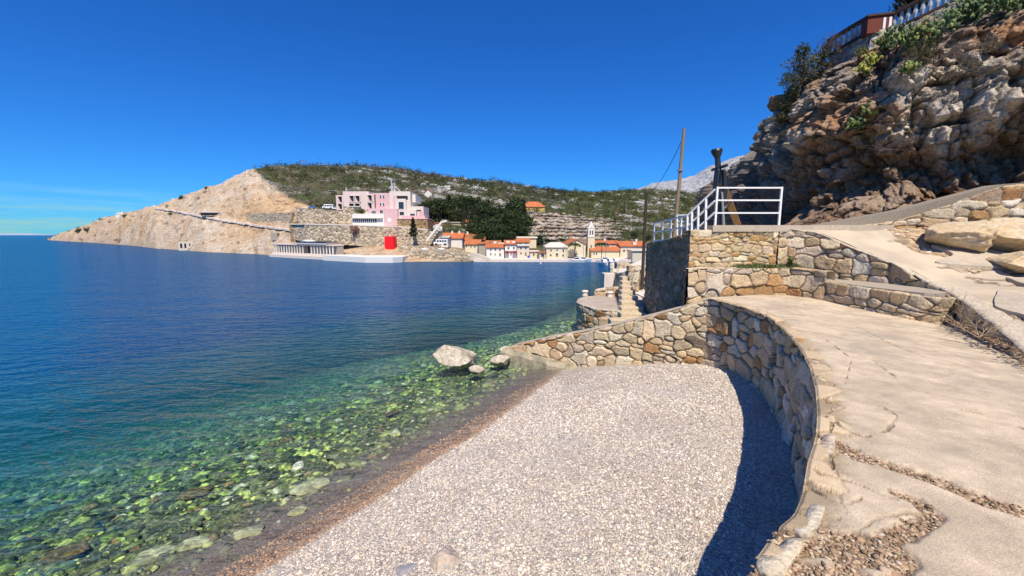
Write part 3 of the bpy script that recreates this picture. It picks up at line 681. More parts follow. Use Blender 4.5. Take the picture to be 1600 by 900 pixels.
# right wedge wall with sloping concrete top
def zy(py, Y): return at(800, py, Y)[2]
WD = [(9.9, 13.3, 4.4, 4.66), (12.0, 13.15, 4.3, zy(347, 13.15)), (12.75, 13.0, 4.3, zy(335, 13.0)), (13.5, 12.8, 4.3, zy(319, 12.8)), (14.1, 12.65, 4.3, zy(304, 12.65)), (14.5, 12.5, 4.3, zy(292, 12.5)), (15.2, 12.3, 4.3, zy(287, 12.3)), (19, 11.0, 4.3, zy(285, 12.0))]
masonry('stone_wall', WD, 1, res=.03, w=(.3, .8), h=(.18, .38), depth=.08, top=.12, seed=53, big=.2, label='rough stone wall rising to the right at the foot of the cliff')
mb = MB()
cp = [(9.7, 13.9, zy(357, 13.9)), (12.9, 13.75, zy(328, 13.75)), (15.6, 13.4, zy(288, 13.4)), (16.4, 13.2, zy(284, 13.2)), (20, 12.2, zy(284, 13.2))]
for a, b in zip(cp[:-1], cp[1:]):
    v = [(a[0], a[1], a[2] - 1.2), (b[0], b[1], b[2] - 1.2), (b[0], b[1], b[2]), (a[0], a[1], a[2]), (a[0], a[1] + .5, a[2] - 1.2), (b[0], b[1] + .5, b[2] - 1.2), (b[0], b[1] + .5, b[2]), (a[0], a[1] + .5, a[2])]
    mb.add(v, [(0, 1, 2, 3), (3, 2, 6, 7), (5, 4, 7, 6)])
tag(mb.build('ramp_parapet', mat('grey concrete', (.27, .23, .18), var=.25, bump=.5, bscale=20)), 'smooth grey concrete parapet sloping up behind the rough stone wall', 'parapet')

# ------------------------------------------------------------------ boulders
def boulder(name, c, size, seed, label, cat='rock', rz=0, material=None, flat=.12, sub=4, cut=.75, cols=None, group=None):
    me = bpy.data.meshes.new(name); import bmesh
    bm = bmesh.new(); bmesh.ops.create_icosphere(bm, subdivisions=sub, radius=1)
    V = np.array([v.co[:] for v in bm.verts]); g = np.random.default_rng(seed)
    for k in range(11):                       # facets
        n = g.normal(size=3); n /= np.linalg.norm(n); dd = g.uniform(.55, .9) * cut / .75
        t = V @ n - dd; V = V - np.where(t > 0, t, 0)[:, None] * n * .92
    r = 1 + .14 * fbm(V[:, 0] * 1.7 + seed, V[:, 1] * 1.7, V[:, 2] * 1.7, 5) + .09 * ridged(V[:, 0] * 3 + seed, V[:, 1] * 3, V[:, 2] * 3, 3)
    V = V * r[:, None] * np.array(size)
    ca, sa = math.cos(rz), math.sin(rz); V = np.stack([V[:, 0] * ca - V[:, 1] * sa, V[:, 0] * sa + V[:, 1] * ca, V[:, 2]], 1)
    for v, p in zip(bm.verts, V): v.co = p
    bm.to_mesh(me); bm.free(); me.polygons.foreach_set('use_smooth', np.ones(len(me.polygons), bool))
    me.materials.append(material or M['boulder'])
    o = bpy.data.objects.new(name, me); COL.objects.link(o); o.location = c
    return tag(o, label, cat, group)
def wb_(px, py, z): return onz(px, py, z)
pale = mat('pale rock', (.66, .58, .45), var=.35, nscale=3.2, bump=1.0, bscale=7, bdist=.10, rough=.9, col2=(.46, .40, .31))
p = wb_(722, 562, .1); boulder('boulder', (p[0], p[1], .16), (1.0, .75, .56), 26, 'largest pale boulder standing in the shallow water beyond the beach', rz=.2, material=pale, sub=5, cut=.5)
p = wb_(782, 563, .1); boulder('boulder', (p[0], p[1], .12), (.38, .28, .2), 6, 'flat white boulder between the largest boulder and the ramp tip', material=pale)
p = wb_(745, 578, .05); boulder('boulder', (p[0], p[1], .03), (.28, .22, .17), 8, 'small yellowish boulder at the foot of the largest pale boulder', material=pale)
p = wb_(793, 553, .1); boulder('boulder', (p[0] - .05, p[1] + .1, .16), (.27, .22, .2), 9, 'small white boulder touching the tip of the ramp kerb', material=pale)
mossy = mat('mossy rock', (.13, .13, .06), var=.3, nscale=3, bump=.6, bscale=9, col2=(.28, .25, .12))
tanr = mat('submerged pale rock', (.42, .40, .24), var=.25, nscale=3, bump=.5, bscale=9, col2=(.28, .26, .13))
brr = mat('submerged brown rock', (.16, .10, .03), var=.3, nscale=3, bump=.5, bscale=9, col2=(.09, .07, .03))
for i, (a, b, s, mt_, lb) in enumerate([(719, 632, .22, mossy, 'dark mossy stone awash just off the beach, nearest the sand line'), (752, 619, .17, mossy, 'small dark mossy stone awash, second from the beach line'), (768, 607, .2, mossy, 'flat dark stone under water near the kerb of the ramp'),
        (527, 712, .26, mossy, 'lone round mossy stone under water in mid shallows'), (485, 760, .42, tanr, 'long pale yellow stone under water in front of the beach'), (310, 768, .36, brr, 'rusty brown stone under green water'),
        (468, 798, .22, tanr, 'small pale flat stone under water by the brown gravel'), (390, 832, .34, tanr, 'wide pale flat stone under clear water near the bottom'), (238, 868, .36, tanr, 'pale yellow stone under water at the lower left'),
        (100, 866, .42, brr, 'dark brown stone under water at the lower left edge'), (300, 850, .3, tanr, 'rounded pale stone under water between two flat ones'), (612, 645, .3, brr, 'dark stone in the green shallows left of the mossy ones'), (5, 770, .3, mossy, 'black stone under water at the left edge')]):
    q0 = wb_(a, b, -.1); gz, s_ = ground_z(np.array(q0[0]), np.array(q0[1])); zb = float(gz)
    q0 = wb_(a, b, zb + .02); boulder('underwater_rock', (q0[0], q0[1], min(zb + .02, .01)), (s * .8, s * .5, s * .18), 20 + i, lb, rz=R(35), material=mt_, sub=3)
p = wb_(690, 880, .50); boulder('boulder', (p[0] + .03, p[1] + .05, .42), (.34, .24, .24), 31, 'rounded beige boulder half buried in pebbles at the bottom edge', rz=.35, material=mat('beige rock', (.50, .40, .32), var=.3, nscale=5, bump=.7, bscale=14, col2=(.40, .36, .33)), sub=5)
p = wb_(640, 892, .42); boulder('boulder', (p[0] - .02, p[1] - .02, .36), (.28, .16, .10), 33, 'flat grey slab leaning beside the beige boulder on the pebbles', rz=.5, material=mat('grey rock', (.30, .29, .31), var=.2, nscale=5, bump=.5, bscale=14), sub=4)
# bedrock outcrops by the upper path
ob = mat('ochre bedrock', (.56, .42, .25), var=.3, nscale=1.6, bump=.9, bscale=5, bdist=.07, rough=.95, col2=(.60, .50, .36))
for (px, py, Y_, sz, sd_, lb) in [(1505, 358, 11.7, (1.0, .7, .36), 41, 'left ochre outcrop under the rough stone wall'), (1580, 358, 11.3, (.95, .7, .38), 43, 'right ochre outcrop under the rough stone wall'),
        (1600, 395, 10.2, (.7, .5, .2), 44, 'low ochre rock slab at the right edge of the upper path')]:
    q0 = at(px, py, Y_); boulder('outcrop', (q0[0], q0[1], q0[2] - .22), (sz[0] * 1.1, sz[1] * 1.2, sz[2] * 1.35), sd_, lb, material=ob, sub=5, cut=.7)
# broken concrete slabs on the upper path
def onupper(px, py):
    for Y_ in np.arange(4, 14.2, .02):
        p = at(px, py, Y_); zz0, _ = upper_z(np.array(p[0]), np.array(Y_))
        if p[2] <= zz0: return p[:2]
    return p[:2]
def slab(pix, z, th, label, rz=0):
    poly = [onupper(a, b) for a, b in pix]; mb = MB()
    c = np.mean(poly, axis=0); pp = smooth_poly(poly + [poly[0]], 40)[:-1]
    pp = pp + .025 * np.stack([fbm(pp[:, 0] * 4, pp[:, 1] * 4, 1), fbm(pp[:, 0] * 4, pp[:, 1] * 4, 6)], 1)
    a = sum(pp[i][0] * pp[(i + 1) % len(pp)][1] - pp[(i + 1) % len(pp)][0] * pp[i][1] for i in range(len(pp)))
    if a < 0: pp = pp[::-1]
    n = len(pp); V = []
    for i in range(n):
        zz0, _ = upper_z(np.array(pp[i][0]), np.array(pp[i][1])); V.append((pp[i][0], pp[i][1], float(zz0) - .3))
    for i in range(n): V.append((pp[i][0], pp[i][1], V[i][2] + .3 + th))
    cz = np.mean([v[2] for v in V[n:]]); 
    mb.add(V, [tuple(range(n, 2 * n))] + [(i, (i + 1) % n, n + (i + 1) % n, n + i) for i in range(n)])
    tag(mb.build('concrete_slab', M['concrete']), label, 'slab')
slab([(1455, 385), (1530, 388), (1592, 408), (1600, 420), (1530, 418), (1462, 412), (1490, 400)], 4.0, .05, 'long broken concrete slab across the rubble of the upper path')
slab([(1572, 436), (1640, 440), (1650, 462), (1600, 447)], 3.72, .05, 'small broken slab at the right edge of the upper path')
slab([(1560, 455), (1640, 475), (1660, 520), (1600, 495), (1555, 480)], 3.4, .04, 'flat concrete patch beside the coping at the right edge')

# ------------------------------------------------------------------ quay with round platform and steps
def ring_wall(cx, cy, rx, ry, a0, a1, zb, zt, n=40):
    return [(cx + rx * math.cos(R(a)), cy + ry * math.sin(R(a)), zb, zt) for a in np.linspace(a0, a1, n)]
masonry('stone_platform', ring_wall(5.05, 20.0, 1.75, 2.3, 120, 345, -.8, 1.18) , 1, res=.035, w=(.25, .6), h=(.2, .4), depth=.09, top=.3, seed=61, label='round stone platform at the water with a flat concrete top', cat='platform', coping=.03)
pl = bpy.data.objects['stone_platform']
pp = [(5.05 + 1.7 * math.cos(a), 20.0 + 2.25 * math.sin(a)) for a in np.linspace(0, 2 * math.pi, 48, endpoint=False)]
MB().prism(pp, -.8, 1.2).build('platform_top', mat('platform concrete', (.40, .32, .25), var=.2, nscale=1.5, bump=.3, bscale=20, col2=(.46, .40, .34)), pl)
def P_on(px, py, z): return onz(px, py, z)
for px, lb in ((914, 'pale stone bollard at the seaward edge of the round platform'), (949, 'pale stone bollard at the back of the round platform')):
    x, y, z = onz(px, 462 if px < 930 else 461, 1.2)
    if px > 930: y = min(y, 21.8)
    mb = MB(); mb.tube((x, y, 1.18), (x, y, 1.42), .16, .13, 12); mb.tube((x, y, 1.42), (x, y, 1.50), .19, .15, 12)
    tag(mb.build('bollard', M['offwhite']), lb, 'bollard')
x, y, z = onz(900, 503, 0)
for i, (px, py, s, lb) in enumerate([(932, 500, .26, 'white stone at the waterline in front of the round platform'), (948, 506, .2, 'small white stone at the foot of the round platform'), (1000, 505, .3, 'beige stone between the platform and the ramp')]):
    q0 = onz(px, py, .15); boulder('boulder', (q0[0], q0[1], .1), (s, s * .8, s * .9), 50 + i, lb, material=pale, sub=3)
# steps
stp = empty('stone_steps', (6.0, 17, 0), label='worn stone steps climbing from the round platform along the dark wall', cat='steps')
stm = mat('worn limestone', (.56, .46, .32), var=.25, nscale=2, bump=.6, bscale=10, bdist=.03, rough=.9)
pix = [(1000, 500), (995, 487), (991, 476), (988, 465), (984, 455), (981, 446), (978, 438), (982, 431)]
for i in range(9):
    y0 = 16.6 + i * .52; z1 = 1.02 + i * .17
    xl = xat(972 if i > 0 else 960, 450, y0) - .1 * (i == 0); xr = 5.75 + .02 * i
    mb = MB(); mb.box(xl - 6.0, xr - 6.0, y0 - 17, y0 + .56 - 17, -.5, z1)
    o = mb.build('step', stm, stp)
    bv = o.modifiers.new('b', 'BEVEL'); bv.width = .04; bv.segments = 2
# quay behind steps
masonry('stone_wall', [(4.55, 22.3, -.5, 1.5), (5.0, 22.1, -.5, 1.6), (5.75, 21.9, -.5, 1.7)], 1, res=.04, w=(.3, .6), h=(.25, .5), depth=.12, top=.4, seed=67, label='short rough stone wall behind the round platform, beside the steps')
mb = MB(); q0 = onz(944, 452, .3); q0 = at(944, 446, 25.5)
mb.box(q0[0], xat(962, 440, 25.5), 25.5, 26.4, -.5, zat(428, 25.5)); tag(mb.build('concrete_block', M['offwhite']), 'square pale concrete block standing at the edge of the quay', 'block')
masonry('stone_wall', [(xat(958, 430, 27), 27, -.5, 1.9), (xat(966, 430, 24.6), 24.6, -.5, 2.2), (xat(984, 430, 23.4), 23.4, -.5, 2.5), (7.3, 23.3, -.5, 2.6)], 1, res=.05, w=(.3, .7), h=(.25, .5), depth=.1, top=.5, seed=69, label='dark high quay wall beyond the stone steps')
qs = MB(); qs.prism([(6.3, 21.2), (8.5, 21.2), (13, 30), (26, 60), (21, 62), (xat(962, 420, 40) + .3, 40), (xat(966, 420, 27), 27), (6.6, 24)], -.6, 1.25); tag(qs.build('quay', M['offwhite']), kind='structure')
mb = MB()
for (px, py, Y_, w_, d_, h_, lb) in [(1003, 436, 24.5, .7, .5, 1.2, 'pale square block beside the dark wall at the head of the steps'), (993, 420, 29, .9, .7, 1.1, 'low masonry block on the quay'), (975, 412, 40, 1.4, 1, .6, 'long pale crate like block at the harbour edge')]:
    x, y, z = at(px, py, Y_); b = MB(); b.box(x - w_ / 2, x + w_ / 2, Y_, Y_ + d_, 1.2, 1.2 + h_); o = tag(b.build('quay_block', M['rubble']), lb, 'block')
rk = np.random.default_rng(3)
for i in range(7):
    Y_ = 42 + i * 2.4; x = xat(958 - i * .3, 415, Y_) + .2
    boulder('quay_rock', (x, Y_, .3), (.55, .6, .45), 300 + i, 'pale armour rock at the harbour quay, one of a row', material=pale, sub=2, group='armour rocks along the quay')

# ------------------------------------------------------------------ railings
rl = empty('railing', (7.4, 12.95, 4.8), label='white metal railing of three bars on top of the terrace', cat='railing')
x0, x1, yq = 6.38, 8.38, 13.02; top_ = 5.98
for x in (x0, x1): MB().bar((x - 7.4, yq - 12.95, 0), (x - 7.4, yq - 12.95, top_ - 4.8), .055, .055).build('post', M['white'], rl)
for z in (top_ - .03, 5.57, 5.18): MB().bar((x0 - 7.4, yq - 12.95, z - 4.8), (x1 - 7.4, yq - 12.95, z - 4.8), .045, .045).build('rail', M['white'], rl)
sr = empty('railing', (5.9, 15, 4.3), label='white stepped stair railing running down behind the terrace', cat='railing')
def q_(px, py, Y_): x, y, z = at(px, py, Y_); return Vector((x - 5.9, y - 15, z - 4.3))
A = [(1117, 296, 13.02), (1074, 337, 13.75), (1048, 343, 15.2), (1022, 349, 16.9)]
for k, dy in enumerate((0, 18, 36)):
    for a, b in zip(A[:-1], A[1:]): MB().bar(q_(a[0], a[1] + dy * 13 / a[2], a[2]), q_(b[0], b[1] + dy * 13 / b[2], b[2]), .05, .05).build('rail', M['white'], sr)
for px, py, Y_, hh in ((1103, 310, 13.25, 50), (1091, 321, 13.45, 45), (1081, 331, 13.62, 40), (1074, 337, 13.75, 36), (1064, 339, 14.3, 36), (1048, 343, 15.2, 32), (1035, 346, 16, 31), (1022, 349, 16.9, 28)):
    MB().bar(q_(px, py, Y_), q_(px - .6, py + hh, Y_), .06, .06).build('post', M['white'], sr)
sr2 = empty('railing', (6.8, 16.5, 4.3), label='small white railing panel beyond the stair railing', cat='railing')
def q2_(px, py, Y_): x, y, z = at(px, py, Y_); return Vector((x - 6.8, y - 16.5, z - 4.3))
for a, b in (((1058, 336, 16.5), (1075, 336, 16.2)), ((1058, 346, 16.5), (1075, 346, 16.2))): MB().bar(q2_(*a), q2_(*b), .05, .05).build('rail', M['white'], sr2)
for px, Y_ in ((1058, 16.5), (1074, 16.2)): MB().bar(q2_(px, 336, Y_), q2_(px, 368, Y_), .06, .06).build('post', M['white'], sr2)

# ------------------------------------------------------------------ poles and cable
def pole(name, a, b, r, label, material, loc=None):
    mb = MB(); mb.tube(a, b, r, r * .75, 10); o = mb.build(name, material); return tag(o, label, 'pole')
pa = at(1053, 372, 18.2); pb = at(1069, 201, 18.2)
o = pole('wooden_pole', (pa[0], pa[1], pa[2] - .3), pb, .085, 'leaning weathered wooden pole rising behind the stair railing', M['wood'])
mb = MB(); t1 = Vector(pa).lerp(Vector(pb), .62); mb.tube(t1, t1 + Vector((.0, 0, .06)), .13, .13, 10); mb.build('band', M['greymetal'], o)
pa = at(1003, 452, 24); pb = at(1010, 301, 24)
pole('wooden_pole', pa, pb, .10, 'thin dark wooden pole in front of the far hill, left of the stair railing', mat('dark wood', (.06, .045, .035), bump=.3), )
# cable sagging from the leaning pole
a = Vector(at(1064, 222, 18.2)); b = Vector(at(1040, 282, 30)); c = Vector(at(1008, 304, 24))
mb = MB(); prev = None
for i in range(13):
    t = i / 12; p = a.lerp(c, t) + Vector((0, 0, -.9 * 4 * t * (1 - t) * .5))
    if prev is not None: mb.tube(prev, p, .014, .014, 4)
    prev = p
tag(mb.build('cable', M['iron']), 'thin dark cable sagging between the two wooden poles', 'cable')

# ------------------------------------------------------------------ old anchor standing on the terrace
AN = empty('anchor', (7.3, 14.5, 4.8), label='tall black ship anchor stood upright on the terrace behind the railing', cat='anchor')
def qa(px, py, Y_=14.5): x, y, z = at(px, py, Y_); return Vector((x - 7.3, y - 14.5, z - 4.8))
mb = MB(); mb.tube(qa(1121, 245), qa(1125, 300), .085, .12, 12); mb.tube(qa(1125, 300), qa(1123, 352), .12, .14, 12); mb.build('shank', M['iron'], AN, smooth=False)
mb = MB(); t0 = qa(1121, 246); t1 = qa(1120, 236); mb.tube(t0, t1, .10, .19, 14); mb.tube(t1, qa(1120, 233), .19, .17, 14); mb.build('head', M['iron'], AN)
def fluke(sx):
    pts_ = [qa(1125 + sx * 2, 266), qa(1125 + sx * 6, 264), qa(1125 + sx * 8, 282), qa(1125 + sx * 9, 300), qa(1125 + sx * 6, 318), qa(1125 + sx * 2, 325)]
    mb = MB(); n = len(pts_); V = [p + Vector((0, -.16, 0)) for p in pts_] + [p + Vector((0, .16, 0)) for p in pts_]
    mb.add(V, [tuple(range(n)), tuple(range(n, 2 * n))[::-1]] + [((i + 1) % n, i, n + i, n + (i + 1) % n) for i in range(n)]); o = mb.build('fluke', M['iron'], AN)
    bv = o.modifiers.new('b', 'BEVEL'); bv.width = .04; bv.segments = 2
fluke(-1); fluke(1)
mb = MB(); mb.tube(qa(1124, 262) + Vector((0, -.5, 0)), qa(1124, 262) + Vector((0, .5, 0)), .05, .05, 10); mb.build('stock', M['iron'], AN)
mb = MB(); prev = None
for i in range(17):
    t = i / 16; ang = R(200 + 140 * t); p = qa(1124, 318) + Vector((.36 * math.cos(ang), 0, .42 * math.sin(ang) + .2))
    if prev is not None: mb.tube(prev, p, .07, .07, 8)
    prev = p
mb.build('arm', M['iron'], AN)
mb = MB(); mb.bar(at(1131, 292, 14.9), at(1153, 352, 14.6), .3, .2); tag(mb.build('timber_beam', M['brownbeam']), 'brown timber beam leaning against the black anchor', 'beam')
mb = MB(); mb.tube(at(1128, 300, 14.3), at(1131, 352, 14.2), .04, .045, 8); tag(mb.build('metal_pipe', M['greymetal']), 'thin grey pipe standing beside the anchor', 'pipe')

# ------------------------------------------------------------------ cliff
B = [(22, 60, 2), (17.5, 42, 3), (16, 34, 3.4), (14.9, 25, 3.6), (12.5, 17.8, 4.4), (12.8, 15.6, 4.5), (14.3, 14.6, 4.6), (16.7, 13.9, 4.8), (24, 11, 5), (34, 8, 5), (60, 2, 5)]
T = [(26, 60, 9), (20, 42, 9.5), (17.5, 33, 9.8), (16.0, 26, 10.8), (15.0, 22.2, 12.2), (15.3, 20, 12.35), (15.5, 18.4, 12.4), (16.9, 16.4, 12.5), (22, 12.5, 13), (33, 9, 13.5), (60, 3, 13.5)]
Lb = [0, 18, 27, 37, 45, 48, 51, 55, 63, 74, 100]
uu = np.concatenate([np.linspace(18, 34, 60), np.linspace(34, 60, 560)[1:], np.linspace(60, 100, 60)[1:]])
def cr(pts, uu):
    p = np.array(pts, float); k = smooth_poly(np.column_stack([Lb, p]), 200); 
    return np.stack([np.interp(uu, k[:, 0], k[:, j]) for j in (1, 2, 3)], 1)
Bc, Tc = cr(B, uu), cr(T, uu)
nv = 300; nb = 60
t = np.linspace(0, 1, nv)
X = Bc[:, None, 0] * (1 - t) + Tc[:, None, 0] * t; Y = Bc[:, None, 1] * (1 - t) + Tc[:, None, 1] * t; Zc = Bc[:, None, 2] * (1 - t) + Tc[:, None, 2] * t
tg = np.gradient(Bc[:, :2] + Tc[:, :2], axis=0); tg /= np.linalg.norm(tg, axis=1)[:, None]
# outward = towards camera/sea
nx, ny = -tg[:, 1], tg[:, 0]
sgn = np.sign(nx * (0 - X[:, 0]) + ny * (5 - Y[:, 0])); nx, ny = nx * sgn, ny * sgn
prof = np.interp(t, [0, .06, .18, .30, .42, .52, .62, .78, 1], [.2, -.4, -1.1, -1.0, -.1, .75, .85, .6, 0])
uwgt = np.interp(uu, [18, 37, 44, 50, 56, 63, 100], [.1, .1, .45, 1.15, 1.25, 1.1, 1])
U2 = np.broadcast_to(uu[:, None], X.shape)
a_ = 1.0 * fbm(X * .22, Y * .22, Zc * .22 + 9, 4)
b_ = .55 * ridged(X * .7, Y * .7, Zc * .42, 6) + .24 * ridged(X * 2.6, Y * 2.6, Zc * 1.9, 5)
w1, w2, wc = worley3(X * .9 + .5 * fbm(X, Y, Zc), Y * .9, Zc * .55 + .35 * X)
w1b, w2b, wcb = worley3(X * 2.6 + .4 * fbm(X * 2, Y * 2, Zc * 2), Y * 2.6, Zc * 1.8 + .5 * X)
c_ = .75 * (np.clip(w2 - w1, 0, .35) - .15) + .55 * _grad[wc][..., 0] + .35 * (np.clip(w2b - w1b, 0, .4) - .2) + .24 * _grad[wcb][..., 1]
disp = prof[None] * uwgt[:, None] + a_ + b_ + c_
fade = np.minimum(1, (1 - t) * 9)[None] * .8 + .2
disp = disp * fade
X = X + nx[:, None] * disp; Y = Y + ny[:, None] * disp; Zc = Zc + .25 * fbm(X * .5, Y * .5, Zc * .5 + 30, 3)
# the head of the cliff runs back
kb = np.linspace(0, 1, nb)[1:]
Xb = X[:, -1:] - nx[:, None] * kb * 9; Yb = Y[:, -1:] - ny[:, None] * kb * 9; Zb = Zc[:, -1:] + .35 * kb * 2 + .3 * fbm(Xb * .6, Yb * .6, 3, 4) * np.minimum(1, kb * 4)
X = np.hstack([X, Xb]); Y = np.hstack([Y, Yb]); Zc = np.hstack([Zc, Zb])
n1 = fbm(X * .45, Y * .45, Zc * .45 + 50, 5); n2 = fbm(X * 1.4, Y * 1.4, Zc * 1.4 + 70, 5); n3 = fbm(X * .25, Y * .25, Zc * .5 + 90, 4)
c = mix3(np.broadcast_to(np.array([.32, .26, .20]), X.shape + (3,)), np.array([.56, .48, .38]), sstep(-.05, .32, n1 + .35 * n2))
c = mix3(c, np.array([.36, .18, .08]), sstep(-.05, .35, n3 + .4 * n2) * .85)
c = mix3(c, np.array([.20, .17, .15]), sstep(.1, .5, -n1 + .5 * n2) * .8)
crk = sstep(.10, .0, np.hstack([w2b - w1b, np.ones((len(uu), nb - 1))]))
c = mix3(c, np.array([.10, .07, .05]), crk * .35)
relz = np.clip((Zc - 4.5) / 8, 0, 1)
c = mix3(c, np.array([.20, .115, .06]), sstep(.6, .25, relz + .25 * n1) * .65)  # brown lower rock, also painting in the shade of the lower face
c = mix3(c, np.array([.12, .12, .125]), (sstep(45, 42.5, uu)[:, None] + 0 * X) * sstep(-.5, .2, n2 + .2) * .7)  # dark grey left end: rockfall net colour, also painting in the shade there
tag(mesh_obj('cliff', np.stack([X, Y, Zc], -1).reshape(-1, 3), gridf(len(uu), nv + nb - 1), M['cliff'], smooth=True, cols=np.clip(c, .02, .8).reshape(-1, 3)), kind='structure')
CL = (X, Y, Zc, uu)

# cliff top wall and balustrade
CW = [at(1296, 88, 20.9), at(1330, 68, 19.9), at(1360, 52, 19.0)]
CW2 = [at(1396, 49, 18.6), at(1440, 28, 17.8), at(1500, 0, 17.0), at(1560, -30, 16.2), at(1640, -70, 15.3)]
masonry('stone_wall', [(p[0], p[1], p[2] - 1.4, p[2]) for p in CW] , 1, res=.05, w=(.2, .5), h=(.12, .25), depth=.06, top=.4, seed=71, label='left stretch of grey stone wall on the cliff top under the balustrade', pal=[(.33, .29, .25), (.27, .24, .22), (.40, .35, .3)], pw=[1, 1, 1], mortar=(.13, .11, .1))
masonry('stone_wall', [(CW[-1][0], CW[-1][1], CW[-1][2] - 1.2, CW[-1][2]), (CW2[0][0], CW2[0][1] - .25, CW2[0][2] - 1.2, CW[-1][2])], 1, res=.05, w=(.25, .5), h=(.2, .3), depth=.06, top=.4, seed=72, label='sunlit pale stone pier on the cliff top below the red brown box', pal=[(.66, .6, .5), (.6, .5, .38)], pw=[1, 1])
masonry('stone_wall', [(p[0], p[1], p[2] - 1.6, p[2]) for p in CW2], 1, res=.05, w=(.2, .5), h=(.12, .25), depth=.06, top=.4, seed=73, label='right stretch of grey stone wall on the cliff top, cactus growing against it', pal=[(.33, .29, .25), (.27, .24, .22), (.40, .35, .3)], pw=[1, 1, 1], mortar=(.13, .11, .1))
baluster_shade = mat('pale baluster', (.34, .38, .41), var=.1, bump=0, rough=.7)  # bluish grey: shade on the pale balusters put into their base colour
darkw = mat('dark rail', (.07, .04, .035), var=.2, bump=.2, rough=.8)
def balustrade(P_, label, h_=.72, n=12):
    o = empty('balustrade', P_[0], label=label, cat='balustrade'); p0 = Vector(P_[0])
    for a, b in zip(P_[:-1], P_[1:]):
        a, b = Vector(a) - p0, Vector(b) - p0
        MB().bar(a + Vector((0, .15, .06)), b + Vector((0, .15, .06)), .2, .1).build('bottom_rail', darkw, o)
        MB().bar(a + Vector((0, .15, h_)), b + Vector((0, .15, h_)), .24, .12).build('top_rail', darkw, o)
        m_ = max(2, int((b - a).length / .21))
        for i in range(m_):
            p = a.lerp(b, (i + .5) / m_) + Vector((0, .15, 0))
            mb = MB(); mb.tube(p + Vector((0, 0, .1)), p + Vector((0, 0, .32)), .05, .09, 8); mb.tube(p + Vector((0, 0, .32)), p + Vector((0, 0, h_ - .05)), .09, .045, 8); mb.build('baluster', baluster_shade, o)
    return o
balustrade([CW[0], CW[1], CW[2]], 'left balustrade of pale balusters along the cliff top')
balustrade([CW2[0], CW2[1], CW2[2], CW2[3]], 'right balustrade of pale balusters climbing to the top edge of the photo')
x, y, z = at(1376, 50, 18.75)
gp = empty('gate_pier', (x, y, z), rz=R(-15), label='red brown box pier with white slots between the two balustrades', cat='pier')
MB().box(-.5, .45, 0, .5, 0, .66).build('body', M['rust'], gp)
MB().box(-.56, .52, -.06, .56, .66, .74).build('cap', darkw, gp)
for xx in (.05, .26): MB().box(xx, xx + .09, -.02, .003, .12, .56).build('slot', M['white'], gp)

# ------------------------------------------------------------------ far shore: headland, hill behind the village
def wl_depth(py): return onz(800, py, 0)[1]
COLS = {
 84: [(375.2, 0), (374.6, 358), (374.2, 361), (374, 364), (373.8, 368), (373.6, 372), (373.4, 380)],
 100: [(376.3, 0), (374.5, -3), (372, -6), (370, -10), (368.5, -15), (367.5, -20), (367, -26)],
 120: [(377.6, 0), (374, -3), (370, -7), (366, -12), (363, -18), (361, -24), (360, -32)],
 175: [(381, 0), (377, -2), (370, -6), (361, -11), (353, -17), (346, -23), (341, -30)],
 250: [(388.5, 0), (383, -2), (371, -7), (357, -13), (345, -19), (333, -28), (324, -40)],
 325: [(394, 0), (386, -2), (371, -7), (356, -12), (342, -18), (322, -28), (299, -42)],
 400: [(397, 0), (390, -2), (372, -7), (358, -11), (335, -18), (300, -28), (267, -42)],
 420: [(398.7, 0), (391, -2), (376, -6), (357, -12), (335, -18), (296, -32), (262, -58)],
 440: [(400.5, 0), (392, -2), (380, -6), (357, -12), (334, -19), (308, -36), (260, -76)],
 470: [(403, 0), (393, -3), (382, -7), (362, -11), (331, -19), (324, -32), (259, -98)],
 504: [(405, 0), (396, -4), (386, -8), (372, -10), (328, -17), (325, -34), (260, -115)],
 576: [(409.5, 0), (400, -4), (392, -8), (376, -13), (350, -17), (322, -32), (261, -120)],
 626: [(409.5, 0), (400, -4), (392, -8), (376, -13), (352, -17), (328, -34), (264, -130)],
 680: [(409, 0), (401, -4), (390, -9), (381, -13), (358, -20), (330, -44), (273, -140)],
 739: [(409, 0), (406, -4), (398, -9), (386, -16), (362, -28), (326, -60), (282, -160)],
 800: [(408.5, 0), (406, -3), (404, -7), (385, -17), (350, -34), (320, -72), (289, -175)],
 860: [(408.5, 0), (406, -3), (404, -7), (384, -18), (352, -38), (318, -80), (298, -190)],
 925: [(408, 0), (406, -3), (404, -8), (388, -20), (358, -44), (328, -95), (302, -210)],
 965: [(408, 0), (406, -3), (404, -8), (389, -22), (362, -50), (330, -105), (299, -230)],
 1010: [(408, 0), (406, -3), (403, -8), (390, -24), (360, -58), (328, -115), (297, -250)],
 1090: [(408, 0), (405, -3), (400, -10), (390, -30), (360, -65), (326, -125), (303, -260)],
 1180: [(408, 0), (404, -3), (398, -12), (385, -35), (355, -70), (325, -130), (302, -260)],
 1400: [(408, 0), (404, -3), (398, -12), (385, -35), (350, -70), (320, -130), (300, -260)]}
ks = sorted(COLS); tab = np.zeros((len(ks), 9, 2))
for i, k in enumerate(ks):
    d0 = wl_depth(COLS[k][0][0])
    rows = [(z_, d0 if dd == 0 else (d0 - dd if dd < 0 else dd)) for z_, dd in COLS[k]]
    zz_ = [(zat(py, d), d) for py, d in rows]; zz_[0] = (-.05, d0)
    full = [(-6.0, d0 - 6)] + zz_ + [(zz_[-1][0] - 6, zz_[-1][1] + 60)]
    tab[i] = np.array([(d, z) for z, d in full])
pxs = np.arange(84, 1400, 1.6); nr = 340
xi = pxs + 2.0 * fbm(pxs * .03, pxs * 0)
prof = np.zeros((len(pxs), 9, 2))
for j in range(9):
    for q in range(2): prof[:, j, q] = np.interp(xi, ks, tab[:, j, q])
